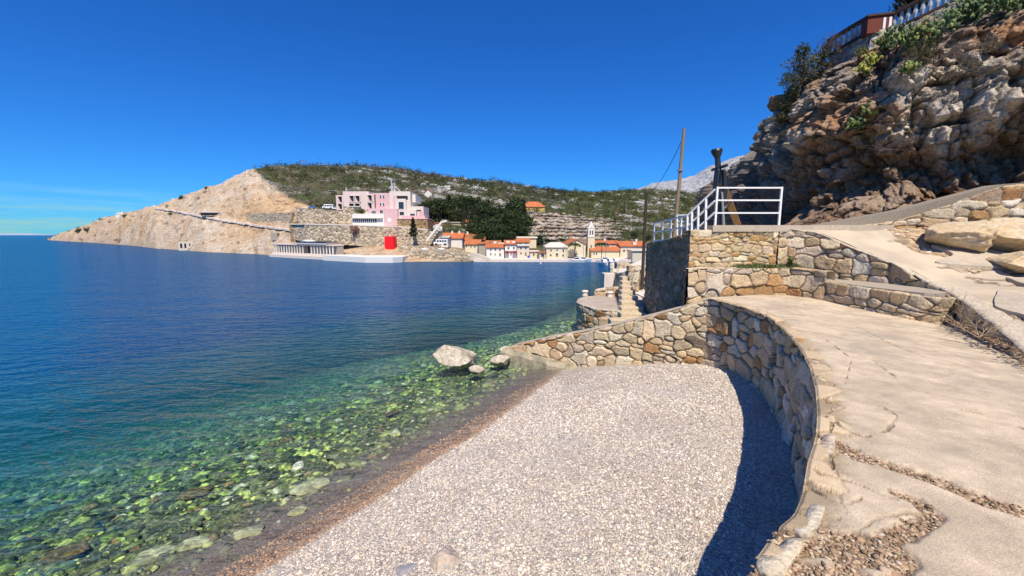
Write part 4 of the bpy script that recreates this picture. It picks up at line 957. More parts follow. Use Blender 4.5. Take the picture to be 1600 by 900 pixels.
kk_ = np.arange(9); tq = np.linspace(0, 8, nr)
def smoothstep_interp(vals):
    out_ = np.zeros((vals.shape[0], nr))
    for i in range(vals.shape[0]): out_[i] = np.interp(tq, kk_, vals[i])
    return out_
Dp = smoothstep_interp(prof[:, :, 0]); Zt = smoothstep_interp(prof[:, :, 1])
Xt = (pxs[:, None] - 800) / 636.0 * Dp; PXg = np.broadcast_to(pxs[:, None], Dp.shape)
amp = np.clip((tq - 1.1) / 2.5, 0, 1)[None] * np.interp(pxs, [84, 120, 250, 400, 700, 1400], [.3, .6, 1, 1, 1, 1])[:, None]
flat = sstep(515, 535, PXg) * sstep(1040, 1000, PXg) * sstep(5.0, 3.6, tq[None] + 0 * PXg)
amp = amp * (1 - .75 * flat)
rk_ = ridged(Xt * .09 + .05 * Dp, Dp * .12, Zt * .25, 5)
dz_ = amp * (.9 * fbm(Xt * .06, Dp * .06, Zt * .06, 5) + .55 * rk_ + .25 * fbm(Xt * .5, Dp * .5, Zt * .5, 4)) * np.clip(Dp / 130, .35, 1.6)
dz_ *= np.interp(tq, [0, 6.6, 7, 8], [1, 1, .75, 1])[None]
Zt = Zt + dz_
Zt[:, 0] = -6; Zt = np.where((tq[None] > .95) & (tq[None] < 1.4), np.maximum(Zt, .02), Zt)
# layered strata on the bare headland
pyv = 450 - 640 * ((Zt - H) * CA + Dp * SA) / (Dp * CA - (Zt - H) * SA)
bare = np.maximum(sstep(-5, 5, pyv - np.interp(PXg, [398, 404, 420, 440, 470, 500, 530, 545], [225, 255, 276, 294, 314, 326, 334, 400]) + 6 * fbm(Xt * .12, Dp * .12, 4, 4)) * sstep(560, 530, PXg), sstep(4.3, 3.2, tq[None] + .4 * fbm(Xt * .1, Zt * .2, 9)) * sstep(760, 690, PXg))
ST = Zt * .95 - Xt * .16 + 1.2 * fbm(Xt * .05, Dp * .05, 2, 3)
strat = np.abs(((ST * 1.1) % 1) - .5) * 2
Zt = Zt + bare * amp * (.55 * (strat - .5) + .5 * ridged(Xt * .22 + .1 * Dp, Dp * .16, Zt * .1, 4) - .2) * np.clip(Dp / 120, .3, 2)
n1 = fbm(Xt * .10, Dp * .10, Zt * .2, 5); n2 = fbm(Xt * .35, Dp * .35, Zt * .6, 5); n3 = fbm(Xt * .03, Dp * .03, 7, 4)
beige = mix3(np.broadcast_to(np.array([.52, .39, .26]), PXg.shape + (3,)), np.array([.58, .48, .37]), sstep(-.2, .3, n1))
beige = mix3(beige, np.array([.52, .33, .16]), sstep(.05, .4, n3 + .5 * n2) * .75)
beige = mix3(beige, np.array([.25, .18, .13]), sstep(.08, .3, n2) * .6)
beige = mix3(beige, np.array([.36, .28, .2]), sstep(.35, .1, strat) * .5)
green = mix3(np.broadcast_to(np.array([.06, .08, .028]), PXg.shape + (3,)), np.array([.13, .105, .055]), sstep(-.2, .3, n2))
grey = np.array([.40, .38, .35])
rockp = sstep(.13, .36, n1 + .35 * n2 + .12 * sstep(560, 620, PXg) * sstep(4.8, 6, tq[None]) * sstep(900, 700, PXg) + .10 * sstep(950, 1010, PXg) * sstep(5, 6, tq[None]))
rockp = rockp * (1 - .6 * sstep(640, 520, PXg)); hill = mix3(green, grey, rockp * .9)
cliffband = sstep(815, 835, PXg) * sstep(975, 935, PXg) * sstep(4.0, 4.35, tq[None] + .25 * n2) * sstep(5.5, 5.05, tq[None] + .3 * n2)
hill = mix3(hill, np.array([.36, .29, .21]), cliffband * .85)
oc = sstep(985, 1010, PXg) * sstep(4.5, 3.9, tq[None] + .5 * n2); hill = mix3(hill, np.array([.42, .24, .12]), oc * .5)
Ct = mix3(hill, beige, bare)
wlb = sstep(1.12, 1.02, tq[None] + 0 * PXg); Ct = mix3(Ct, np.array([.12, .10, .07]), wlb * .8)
kwt = cliffband * .7 * (np.abs(((Zt * 1.3) % 1) - .5)); Zt = Zt + kwt * 1.4
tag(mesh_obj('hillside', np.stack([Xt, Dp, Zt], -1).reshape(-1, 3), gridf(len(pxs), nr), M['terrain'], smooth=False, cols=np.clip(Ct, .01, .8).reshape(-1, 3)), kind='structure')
def terr_at(px, d):
    i = int(np.clip((px - 84) / 1.6, 0, len(pxs) - 1)); return float(np.interp(d, Dp[i], Zt[i]))

# scrub and woodland as one mass
def quads_cloud(C, r, n_each, size, cols, flat=.8, name='leaves', material=None, tri=True):
    """many leaf sized faces filling crowns. C centres, r radii, cols per crown"""
    n = len(C); N_ = n * n_each
    c = np.repeat(C, n_each, 0); rr = np.repeat(r, n_each); ss = np.repeat(size, n_each) * rng.uniform(.6, 1.4, N_)
    d = rng.normal(size=(N_, 3)); d /= np.linalg.norm(d, axis=1)[:, None]; rad = rng.uniform(.45, 1.0, N_) ** .6
    cl = rng.normal(size=(n, 4, 3)); cl /= np.linalg.norm(cl, axis=2)[..., None]
    pick = cl[np.repeat(np.arange(n), n_each), rng.integers(0, 4, N_)]
    d = d * .75 + pick * .5
    p = c + d * (rr * rad)[:, None] * np.array([1, 1, flat])
    a = rng.normal(size=(N_, 3)); a /= np.linalg.norm(a, axis=1)[:, None]; b = np.cross(a, rng.normal(size=(N_, 3))); b /= np.linalg.norm(b, axis=1)[:, None]
    v = np.stack([p - a * ss[:, None], p + b * ss[:, None] * .8, p + a * ss[:, None]], 1)
    col = np.repeat(cols, n_each, 0) * rng.uniform(.6, 1.45, (N_, 1))
    return v.reshape(-1, 3), np.arange(N_ * 3).reshape(-1, 3), np.repeat(col, 3, 0)
dens = (1 - bare) * (1 - rockp * .8) * (1 - cliffband * .85) * (tq[None] > 3.9) * (tq[None] < 7.3)
dens = dens * (1 - sstep(520, 530, PXg) * sstep(670, 655, PXg) * (tq[None] < 5.6))
area = np.gradient(Dp, axis=1) * (1.6 / 636 * Dp)
pr = (dens * area * np.clip(150 / Dp, .3, 2) ** 1.3).ravel(); pr = np.clip(pr, 0, None); pr /= pr.sum()
NB = 13000
ii = rng.choice(pr.size, NB, p=pr)
P = np.stack([Xt.ravel()[ii], Dp.ravel()[ii], Zt.ravel()[ii]], 1); P[:, :2] += rng.normal(0, .3, (NB, 2))
rb = rng.gamma(5, .18, NB) * np.clip(P[:, 1] / 150, .7, 1.5) ** .8
P[:, 2] += rb * .35
pp_ = PXg.ravel()[ii]
dk = palette(NB, [(.028, .045, .014), (.055, .075, .02), (.10, .085, .05), (.13, .105, .075), (.08, .11, .025)], [6, 4, 2.4, 1.8, 1.4], jit=.25)
nzc = fbm(P[:, 0] * .05, P[:, 1] * .05, 3, 3)
bareb = (nzc > .08) & (pp_ < 720); dk[bareb] = palette(int(bareb.sum()), [(.14, .11, .08), (.18, .145, .11)], jit=.15)
gr = pp_ > 880; dk[gr] = dk[gr] * np.array([1.25, 1.25, .9])
V, Fc, Cq = quads_cloud(P, rb, 46, rb * .155, dk)
tag(mesh_obj('scrub_woodland', V, Fc, M['needle'], cols=np.clip(Cq, .004, .5)), 'dense green and brown scrub woodland covering the far hill', 'scrub', kind='stuff')
# scrub on headland & slopes below the rocky band
pr = (bare * (PXg < 480) * (tq[None] > 1.6) * area * sstep(.15, .45, n2) * (tq[None] < 7.2)).ravel(); pr /= pr.sum()
ii = rng.choice(pr.size, 260, p=pr); P = np.stack([Xt.ravel()[ii], Dp.ravel()[ii], Zt.ravel()[ii]], 1)
rb = rng.gamma(3, .14, 260) * np.clip(P[:, 1] / 120, .6, 2)
V, Fc, Cq = quads_cloud(P, rb, 26, rb * .25, palette(260, [(.10, .09, .05), (.2, .13, .09), (.07, .08, .03)], jit=.2), flat=.5)
tag(mesh_obj('low_scrub', V, Fc, M['needle'], cols=np.clip(Cq, .004, .5)), 'sparse low brown scrub clinging to the bare headland', 'scrub', kind='stuff')

# broken rock ledges on the slope above the village and grey limestone on the hill
prr = (cliffband * area).ravel(); prr /= prr.sum(); n_r = 2600; ii = rng.choice(prr.size, n_r, p=prr)
Pr = np.stack([Xt.ravel()[ii], Dp.ravel()[ii], Zt.ravel()[ii]], 1); Pr[:, 2] = np.round(Pr[:, 2] / .9) * .9 + rng.normal(0, .08, n_r)
tag(scatter_stones('rock_ledges', Pr, rng.gamma(4, .17, n_r), palette(n_r, [(.36, .30, .23), (.28, .23, .18), (.44, .38, .31), (.38, .22, .12)], [4, 3, 2, .7]), M['pebble'], flat=(.2, .4), rough=.2, smooth=False), 'broken brown grey rock ledges on the slope above the church', 'rocks', kind='stuff')
prr = (np.clip(rockp, 0, 1) * (1 - bare) * (tq[None] > 4.2) * (tq[None] < 7.2) * area * np.clip(150 / Dp, .3, 2)).ravel(); prr /= prr.sum(); n_r = 3500; ii = rng.choice(prr.size, n_r, p=prr)
Pr = np.stack([Xt.ravel()[ii], Dp.ravel()[ii], Zt.ravel()[ii]], 1)
tag(scatter_stones('limestone_scree', Pr, rng.gamma(3, .16, n_r) * np.clip(Pr[:, 1] / 150, .7, 1.5), palette(n_r, [(.40, .38, .35), (.30, .29, .27), (.48, .46, .43)]), M['pebble'], flat=(.3, .6), rough=.2, smooth=False), 'pale grey limestone rocks strewn between the scrub on the far hill', 'rocks', kind='stuff')

# ---- trees as things
def make_tree(kind, h, r, seed, material='needle', cols=None, n=700):
    """returns (trunk mesh, crown mesh) with base at the origin"""
    g = np.random.default_rng(seed)
    mb = MB(); mb.tube((0, 0, -.3), (0, 0, h * .75), .05 * h ** .7, .015 * h, 6)
    if kind == 'cone':
        z = g.uniform(.06, 1, n) ** .8; rad = r * (1 - z) ** .75 * (.75 + .25 * np.sin(z * 31)) * np.sqrt(g.uniform(.25, 1, n)); an = g.uniform(0, 6.283, n)
        p = np.stack([rad * np.cos(an), rad * np.sin(an), z * h], 1)
    elif kind == 'column':
        z = g.uniform(.03, 1, n); rad = r * np.sin(np.clip(z * 2.6 + .35, 0, math.pi)) ** .7 * np.sqrt(g.uniform(.3, 1, n)); an = g.uniform(0, 6.283, n)
        p = np.stack([rad * np.cos(an), rad * np.sin(an), z * h], 1)
    elif kind == 'palm':
        fr = g.integers(0, 16, n); t = g.uniform(.05, 1, n); an = fr / 16 * 6.283; R_ = r * t
        p = np.stack([R_ * np.cos(an), R_ * np.sin(an), h * .82 + .4 * r * np.sin(t * 2.2) - .5 * r * t * t], 1) + g.normal(0, .03 * r, (n, 3))
    else:
        m_ = 9; cc = g.normal(size=(m_, 3)); cc /= np.linalg.norm(cc, axis=1)[:, None]; cc = cc * .55 * r * np.array([1, 1, .7]) + np.array([0, 0, h - r * .85])
        k = g.integers(0, m_, n); d = g.normal(size=(n, 3)); d /= np.linalg.norm(d, axis=1)[:, None]
        p = cc[k] + d * (r * .5 * g.uniform(.6, 1, n))[:, None]
        for c_ in cc[:6]: mb.tube((0, 0, h * .3), tuple(c_), .03 * h ** .7, .008 * h, 5)
    s = .09 * (r + h * .15) * g.uniform(.6, 1.4, n)
    a = g.normal(size=(n, 3)); a /= np.linalg.norm(a, axis=1)[:, None]; b = np.cross(a, g.normal(size=(n, 3))); b /= np.linalg.norm(b, axis=1)[:, None]
    v = np.stack([p - a * s[:, None], p + b * s[:, None] * .8, p + a * s[:, None]], 1).reshape(-1, 3)
    c = palette(n, cols or [(.020, .034, .012), (.035, .055, .018), (.015, .022, .01)], jit=.3, g=g)
    e = empty('tree'); tr = mb.build('trunk', M['bark'], e); cr_ = mesh_obj('crown', v, np.arange(n * 3).reshape(-1, 3), M[material], e, cols=np.repeat(c, 3, 0))
    return e
def place(e, x, y, z, s=1, rz=0, first=False, **kw):
    o = e if first else copy_tree(e)
    o.location = (x, y, z); o.scale = (s, s, s); o.rotation_euler = (0, 0, rz); tag(o, **kw); return o
protoA = make_tree('cone', 3.2, 1.0, 1); protoA.name = 'conifer_tree'
protoR = make_tree('round', 3.0, 1.35, 21, cols=[(.035, .055, .018), (.06, .088, .028), (.022, .034, .013)], n=900); protoR.name = 'pine_tree'
protoB = make_tree('column', 3.4, .5, 2); protoB.name = 'cypress_tree'
protoC = make_tree('round', 2.6, 1.3, 3, cols=[(.035, .055, .02), (.05, .08, .025), (.02, .03, .012)]); protoC.name = 'broadleaf_tree'
tr_ = np.random.default_rng(5)
conspots = []
for i in range(120):
    px = tr_.choice([tr_.uniform(742, 822), tr_.uniform(700, 760), tr_.uniform(670, 705)], p=[.62, .22, .16]); 
    ybase = tr_.uniform(338, 388) if px > 742 else tr_.uniform(335, 352)
    conspots.append((px, ybase))
fa = fb = fr_ = True
for i, (px, yb) in enumerate(sorted(conspots, key=lambda q: q[1])):
    col_ = int((px - 84) / 1.6); pyline = None
    # find terrain depth where it is seen at yb
    zz_ = (Zt[col_] - H) / Dp[col_]; tgt = (zat(yb, 100) - H) / 100
    k = int(np.argmax((zz_ > tgt) & (tq > 1.2))); d = Dp[col_][k]; x = (px - 800) / 636 * d; z = Zt[col_][k]
    s = tr_.uniform(1.0, 1.6) * np.clip(d / 95, .8, 1.6)
    if i % 5 < 3: place(protoR, x, d, z - .3, s * 1.1, tr_.uniform(0, 6), fr_, label='dark round crowned pine, one of the dense grove above the village', cat='tree', group='pines of the grove above the village'); fr_ = False
    elif i % 5 == 3: place(protoA, x, d, z - .1, s, tr_.uniform(0, 6), fa, label='dark conifer, one of the dense grove on the slope above the village', cat='tree', group='conifers of the grove above the village'); fa = False
    else: place(protoB, x, d, z - .1, s, tr_.uniform(0, 6), fb, label='dark narrow cypress, one of those among the grove above the village', cat='tree', group='cypresses of the grove above the village'); fb = False
def seen(px, yb):
    col_ = int((px - 84) / 1.6); zz_ = (Zt[col_] - H) / Dp[col_]; tgt = (zat(yb, 100) - H) / 100
    k = int(np.argmax((zz_ > tgt) & (tq > 1.2))); d = Dp[col_][k]; return (px - 800) / 636 * d, d, Zt[col_][k]
fc = True
for px, yb, s, lb in [(835, 384, 1.0, 'round green tree right of the white houses'), (846, 382, 1.1, 'bright green bushy tree between the white houses and the long cream house'), (806, 330, .9, 'dark tree in front of the yellow house, its left one'),
                      (640, 345, .8, 'green bush tree above the brown stone annex'), (1010, 378, .9, 'brownish round tree behind the red roofed house at the right'), (988, 374, 1.0, 'bushy tree behind the church houses'),
                      (135, 363, 2.0, 'dark round bush on the point of the headland, left one'), (149, 361, 1.7, 'dark round bush on the point of the headland, right one'), (298, 311, 1.1, 'low bush on the skyline of the headland slope'), (337, 295, .6, 'small bush high on the headland skyline'),
                      (208, 338, 1.0, 'small bush beside the white hut on the headland ridge'), (278, 335, .8, 'reddish brown bush by the road on the headland')]:
    x, d, z = seen(px, yb); place(protoC, x, d, z - .9 * s * (px < 400) - .3, s, px, fc, label=lb, cat='tree'); fc = False
# pine at the red monument, pink blossom tree, palm trees
x, d = xat(646, 370, 76), 76
e = make_tree('cone', zat(339, 76) - zat(372, 76), 1.15, 12, n=1500); e.name = 'pine_tree'; place(e, x, d, zat(373, 76), 1, 0, True, label='dark pine growing by the stone wall right of the red cube', cat='tree')
e = make_tree('round', 2.4, 1.2, 13, cols=[(.34, .17, .15), (.28, .14, .11), (.42, .24, .22)], n=900); e.name = 'blossom_tree'; place(e, xat(552, 360, 78.5), 78.5, zat(368, 78.5) - .2, .95, 0, True, label='pink blossoming tree in front of the long stone wall', cat='tree')
e = make_tree('palm', 2.6, 1.3, 14, cols=[(.05, .08, .02), (.08, .11, .03)], n=900); e.name = 'palm_tree'; place(e, xat(897, 400, 71), 71, .9, .85, 0, True, label='palm tree in front of the church square', cat='tree')
e2 = place(e, xat(940, 400, 69), 69, .9, .9, 1, False, label='palm tree right of the church tower by the marina', cat='tree')

# ------------------------------------------------------------------ mountain, island
mp = [(940, 306), (994, 296), (1015, 288), (1058, 281), (1079, 275), (1100, 261), (1122, 254), (1143, 246), (1156, 244), (1168, 247), (1200, 244), (1260, 255), (1330, 262), (1500, 290), (1700, 320)]
mx = np.linspace(940, 1700, 420); my = np.interp(mx, *zip(*mp)); nr2 = 150; tt = np.linspace(0, 1, nr2)
Dm = 1500 - 500 * (1 - tt)[None] + 0 * mx[:, None]
Zr = np.array([zat(v, 1500) for v in my]); prf = np.interp(tt, [0, .25, .8, 1], [0, .22, .75, 1])
Zm = 30 + (Zr - 30)[:, None] * prf[None]; Xm = (mx[:, None] - 800) / 640 * Dm
rg = ridged(Xm * .006, Dm * .008, 3, 6); Zm = Zm + (rg - .25) * 26 * np.minimum(1, (1 - tt) * 3 + .16)[None] * np.minimum(1, tt * 5)[None]
rg2 = ridged(Xm * .03, Dm * .03, 5, 4); Zm += rg2 * 5
Dm2 = np.hstack([Dm, Dm[:, -1:] + 300]); Zm2 = np.hstack([Zm, Zm[:, -1:] * .5]); Xm2 = np.hstack([Xm, Xm[:, -1:] * 1.1])
cm = mix3(np.broadcast_to(np.array([.33, .34, .36]), Xm2.shape + (3,)), np.array([.10, .12, .15]), np.hstack([sstep(.05, -.35, rg2 + .5 * rg - .1), np.zeros((len(mx), 1))]))
tag(mesh_obj('mountain', np.stack([Xm2, Dm2, Zm2], -1).reshape(-1, 3), gridf(len(mx), nr2 + 1), M['mountain'], smooth=False, cols=cm.reshape(-1, 3)), kind='structure')
# low island on the horizon
V = []; ix = np.linspace(-60, 95, 90); nI = len(ix)
hI = np.interp(ix, [-60, 20, 50, 90, 95], [3.6, 2.6, 3.0, 1.0, 0]) * (1 + .3 * fbm(ix * .06, ix * 0))
for px, hh in zip(ix, hI):
    d = 7000; V.append(((px - 800) / 636 * d, d, -6)); V.append(((px - 800) / 636 * (d + 150), d + 150, 4.5 + max(.2, hh) * d / 640 * .93)); V.append(((px - 800) / 636 * (d + 600), d + 600, -6))
tag(mesh_obj('island', V, [(i * 3 + k, i * 3 + 3 + k, i * 3 + 4 + k, i * 3 + 1 + k) for i in range(nI - 1) for k in (0, 1)], mat('far island', (.30, .37, .46), var=.1, nscale=.002, bump=0), smooth=True), kind='structure')  # distance haze painted in as the blue grey island colour

# ------------------------------------------------------------------ hotel
HY = 82.0
hx, hz = xat(600, 350, HY), zat(352, HY)
hotel = empty('hotel', (hx, HY, hz), label='large pink and white terraced hotel on the headland above the red cube', cat='building')
K = HY / 640.0
def hb(px0, px1, y0, y1, dy0, dy1, m, name='wing', parent=None, pr_=None):
    """box from photo span; dy relative depth in metres"""
    Yf = HY + dy0; a = at(px0, y1, Yf); b = at(px1, y0, Yf); mb = MB()
    mb.box(a[0] - hx, b[0] - hx, dy0, dy1, a[2] - hz, b[2] - hz)
    return mb.build(name, m, parent or hotel)
hb(526, 539, 305, 330, 1.4, 5, M['pink'], 'side_wing'); 
def recess(px0, px1, y0, y1, dy, name='balcony', m=None, rim=None, slope=True, par=None):
    """open balcony: dark back with a pink sloping cheek and pale frame"""
    fr_ = hb(px0 - 1, px1 + 1, y0 - 1, y0, dy - .25, dy + .05, rim or M['offwhite'], name, par)
    for (a, b, c, d) in ((px0 - 1, px1 + 1, y1, y1 + 1.2), (px0 - 1.2, px0, y0, y1), (px1, px1 + 1.2, y0, y1)): hb(a, b, c, d, dy - .25, dy + .05, rim or M['offwhite'], 'frame', None)
    hb(px0, px1, y0, y1, dy - .02, dy + .03, m or M['dark'], 'opening', None)
    if slope:
        Y_ = HY + dy - .12; a = at(px0 + .2, y0, Y_); b = at(px0 + .2, y1, Y_); c = at(px0 + (px1 - px0) * .62, y1, Y_)
        mb = MB(); mb.prismy([(a[0] - hx, a[2] - hz), (b[0] - hx, b[2] - hz), (c[0] - hx, c[2] - hz)], dy - .16, dy - .06); mb.build('cheek', M['pink'], hotel)
recess(527.5, 534.5, 307, 316, 1.4); recess(527.5, 534.5, 318.5, 327, 1.4)
M['palepink'] = mat('pale pink plaster', (.72, .57, .52), var=.1, nscale=.6, bump=.2, bscale=4, rough=.9)
hb(537, 576, 299, 329, 0, 6, M['palepink'], 'main_block'); hb(537, 552, 322, 357, -.15, 5, M['rubble'], 'stone_base'); hb(552, 576, 322, 357, .1, 5, M['beige'], 'stone_base')
recess(545.5, 552.5, 306, 315, 0); recess(554.5, 562, 306, 315, 0); recess(545.5, 552.5, 318, 322, 0, slope=False); recess(554.5, 562, 318, 322, 0, slope=False)
hb(572, 584, 303, 334, -.5, 5, M['palepink'], 'balcony_block'); recess(574, 581, 305, 314, -.5); recess(574, 581, 317, 326, -.5)
hb(584, 589, 302, 334, .9, 5, M['pink'], 'stair_block'); hb(588, 611, 301.5, 334, .1, 6, M['pink'], 'pink_block')
def hwin(px0, px1, y0, y1, dy, m=None):
    w = hb(px0 - .5, px1 + .5, y0 - .5, y1 + .5, dy - .07, dy + .02, M['white'], 'window'); o = hb(px0, px1, y0, y1, dy - .1, dy + .02, m or M['glass'], 'pane', w)
for a in (593.5, 598.3):
    for b in (305, 317.2): hwin(a, a + 2, b, b + 4, .1)
hb(609.5, 641, 299, 330, -.6, 5, M['offwhite'], 'tower_block')
hb(615, 637, 306, 312, -.63, -.5, M['dark'], 'recess'); hb(615, 620, 306, 327, -.64, -.5, M['pink'], 'recess'); hb(618.5, 634, 310.5, 331, -1.1, -.5, M['offwhite'], 'porch'); hwin(623, 630.5, 315.5, 326, -1.1)
hb(640, 649, 304, 316, 1, 6, M['plaster'], 'back_block')
hb(632, 661.5, 322.5, 345, -.3, 5, M['offwhite'], 'east_wing'); hb(640, 658, 328, 330, -.34, -.2, M['dark'], 'recess'); hb(655, 660, 330, 341, -.36, -.2, M['pink'], 'panel')
hb(620, 650, 328, 346, -1.2, 3, M['offwhite'], 'terrace_block'); hb(624.5, 631, 331, 336, -1.24, -1.1, M['glass'], 'window'); hb(641, 648, 334, 337.5, -1.24, -1.1, M['glass'], 'window')
hb(628, 664, 337, 345, -1.5, -1.0, M['pink'], 'parapet')
hb(599, 621, 326, 352.5, -1.8, 3, M['pink'], 'pink_annex'); hb(575, 601, 325.5, 341, -1.2, 3, M['pink'], 'pink_annex')
for i in range(4): hwin(580.5 + i * 1.9, 581.5 + i * 1.9, 329.5, 333.5, -1.2)
for i in range(4): hwin(593.5 + i * 1.8, 594.5 + i * 1.8, 328.5, 332.5, -1.2)
hb(606, 611, 341, 346.5, -1.85, -1.7, M['white'], 'plate')
hb(551, 600, 334, 352.5, -2.0, 2, M['plaster'], 'gallery'); hb(549, 597, 340, 341.2, -2.5, -1.9, M['offwhite'], 'canopy')
hb(552.5, 588, 341.7, 347.6, -2.05, -1.9, M['glass'], 'window_band')
for i in range(11): hb(554 + i * 3.1, 554.6 + i * 3.1, 341.7, 347.6, -2.09, -1.95, M['white'], 'mullion')
hb(621, 668, 342, 358, -2.2, 3, M['rubble2'], 'stone_annex'); hb(621, 668, 341, 342.3, -2.3, 3, M['pink'], 'annex_coping'); hb(663, 665, 348, 351, -2.24, -2.1, M['dark'], 'opening')
for px, yt in ((610.5, 281), (613, 285), (616, 284)):
    p = at(px, 300, HY); q = at(px, yt, HY); mb = MB(); mb.tube((p[0] - hx, 0.4, p[2] - hz), (q[0] - hx, .4, q[2] - hz), .07, .06, 6); mb.build('mast', M['white'], hotel)
p = at(616, 290, HY); q = at(626, 300, HY); mb = MB(); mb.tube((p[0] - hx, 0.4, p[2] - hz), (q[0] - hx, .4, q[2] - hz), .06, .06, 6); mb.build('mast_stay', M['white'], hotel)
p = at(537.5, 300, HY); q = at(537.5, 291, HY); mb = MB(); mb.tube((p[0] - hx, 1, p[2] - hz), (q[0] - hx, 1, q[2] - hz), .06, .06, 6); mb.build('chimney_pipe', M['white'], hotel)
e = make_tree('round', 1.5, .85, 15, cols=[(.14, .16, .04), (.08, .11, .03)], n=700); e.name = 'hedge_shrub'; place(e, xat(561, 330, 81), 80.6, zat(334, 80.6) - .35, 1.05, 0, True, label='yellow green shrub on the hotel terrace beside the gallery roof', cat='shrub')
e2 = place(e, xat(567, 330, 81), 80.7, zat(334, 80.7) - .35, 1.0, 2, False, label='dark green right hand shrub on the hotel terrace beside the gallery roof', cat='shrub')

# big retaining walls and quays below the hotel
def wallbox(name, pts, top, bot, th, m, label, cat='stone wall', cap=None):
    """pts list of (px, Y); top/bot pixel rows at each"""
    mb = MB(); V0 = []
    for (px, Y_), yt, yb in zip(pts, top, bot):
        a = at(px, yt, Y_); b = at(px, yb, Y_); V0.append((a[0], Y_, a[2], b[2]))
    for p, q in zip(V0[:-1], V0[1:]):
        v = [(p[0], p[1], p[3]), (q[0], q[1], q[3]), (q[0], q[1], q[2]), (p[0], p[1], p[2]), (p[0], p[1] + th, p[3]), (q[0], q[1] + th, q[3]), (q[0], q[1] + th, q[2]), (p[0], p[1] + th, p[2])]
        mb.add(v, [(0, 1, 2, 3), (3, 2, 6, 7), (5, 4, 7, 6), (1, 5, 6, 2), (4, 0, 3, 7)])
    o = mb.build(name, m); tag(o, label, cat)
    if cap:
        mb = MB()
        for p, q in zip(V0[:-1], V0[1:]): mb.bar((p[0], p[1] + th * .5, p[2] + cap / 2), (q[0], q[1] + th * .5, q[2] + cap / 2), th + .08, cap)
        mb.build('coping', M['offwhite'], o)
    return o
wallbox('stone_wall', [(462, 87), (545, 82.3)], [324, 331], [354, 356], 1.2, M['rubble'], 'stone wall holding the car park left of the hotel')
wallbox('stone_wall', [(452, 84), (480, 80.5), (560, 78.8), (622, 78.4), (668, 78.6)], [351, 351, 353, 355, 360], [372, 380, 384, 386, 388], 3.2, M['rubble'], 'long tall stone retaining wall below the hotel terrace', cap=.22)
wallbox('stone_wall', [(384, seen(384, 346)[1] - 1), (455, seen(455, 350)[1] - 1)], [334, 332], [350, 356], 1.5, M['rubble'], 'low stone wall beside the road left of the hotel')
wallbox('stone_wall', [(452, 83.4), (461, 83.2)], [346, 346], [378, 378], 1.5, M['rubble2'], 'square stone pier at the left end of the long retaining wall', cat='pier')
wallbox('stone_wall', [(632, 72.5), (680, 71), (740, 70)], [392, 392, 398], [410, 410, 411], 6, M['rubble'], 'lower reddish stone embankment along the water, left of the village')
wallbox('stone_wall', [(622, 75.5), (664, 74), (740, 72)], [384, 385, 396], [394, 395, 404], 3, M['rubble'], 'upper step of the stone embankment below the parked van')
wallbox('stone_wall', [(640, 80), (688, 78.5)], [362, 361], [388, 386], 3, M['rubble'], 'stone wall beneath the white stair, right of the pine')
mb = MB(); a = at(666, 377, 77.6); b = at(690, 347, 77.6); c = at(698, 345, 77.6)
mb.bar(a, b, .5, .35); mb.bar(b, c, .5, .35); tag(mb.build('stair_parapet', M['plaster']), 'white sloping parapet of the stair right of the hotel', 'stair')
mb = MB(); 
for (x0, x1, Y0, Y1, z) in ((504, 626, 66.8, 76, .9),):
    a, b = xat(x0, 400, Y0), xat(x1, 400, Y0); a = xat(504, 400, 73.5); mb.prism([(a, 74.5), (a + .2, 73.2), (xat(570, 400, Y0), Y0), (b - 1.2, Y0 - .4), (b, Y0 + 1.2), (b, Y1), (a, Y1)], -1.2, z)
tag(mb.build('bathing_quay', M['plaster']), 'pale concrete bathing quay below the red cube', 'quay')
mb = MB(); a, b = xat(424, 395, 75), xat(520, 400, 72); a, b = xat(422, 395, 85.5), xat(520, 400, 73.4); mb.prism([(a, 85.2), (b, 73.2), (b + 3, 72.4), (b + 3, 78), (a, 90)], -1.2, .55); tag(mb.build('bathing_quay', M['offwhite']), 'low concrete quay under the white bathing pavilion', 'quay')
tag(MB().prism([(xat(740, 408, 68.3), 68.6), (22, 68.4), (23, 76), (xat(740, 408, 68), 76)], -1.2, .42).build('village_quay', M['offwhite']), 'pale stone village quay along the harbour front', 'quay')
# road on the headland
rd = [(255, 326.5), (275, 329), (300, 334), (330, 340), (360, 346), (400, 353), (440, 358), (476, 363)]
rw = MB(); pv = None; V = []
for px in range(255, 477, 3):
    py = float(np.interp(px, *zip(*rd))); x, d, z = seen(px, py + 1); V.append(((x, d - .5, z + .5), (x, d - .5, z + .05)))
for p, q in zip(V[:-1], V[1:]): rw.add([p[1], q[1], q[0], p[0], tuple(np.add(p[0], (0, 2, .05))), tuple(np.add(q[0], (0, 2, .05)))], [(0, 1, 2, 3), (3, 2, 5, 4)])
tag(rw.build('road', M['offwhite']), kind='structure')
# red cube with mast
rY = seen(609, 389)[1]; rx, rz_ = xat(609, 380, rY), zat(387.5, rY); print('cube', rY)
rc = empty('red_cube', (rx, rY, rz_), rz=R(-14), label='bright red cube shaped beacon on the shore below the hotel', cat='beacon')
MB().box(-.9, .9, -.3, .9, -.5, 2.15).build('body', M['red'], rc); MB().tube((-.3, 0, 2.1), (-.3, 0, 2.85), .05, .04, 6).build('mast', M['rust'], rc); MB().box(-.6, 0, -.05, .05, 2.12, 2.2).build('bracket', M['rust'], rc)
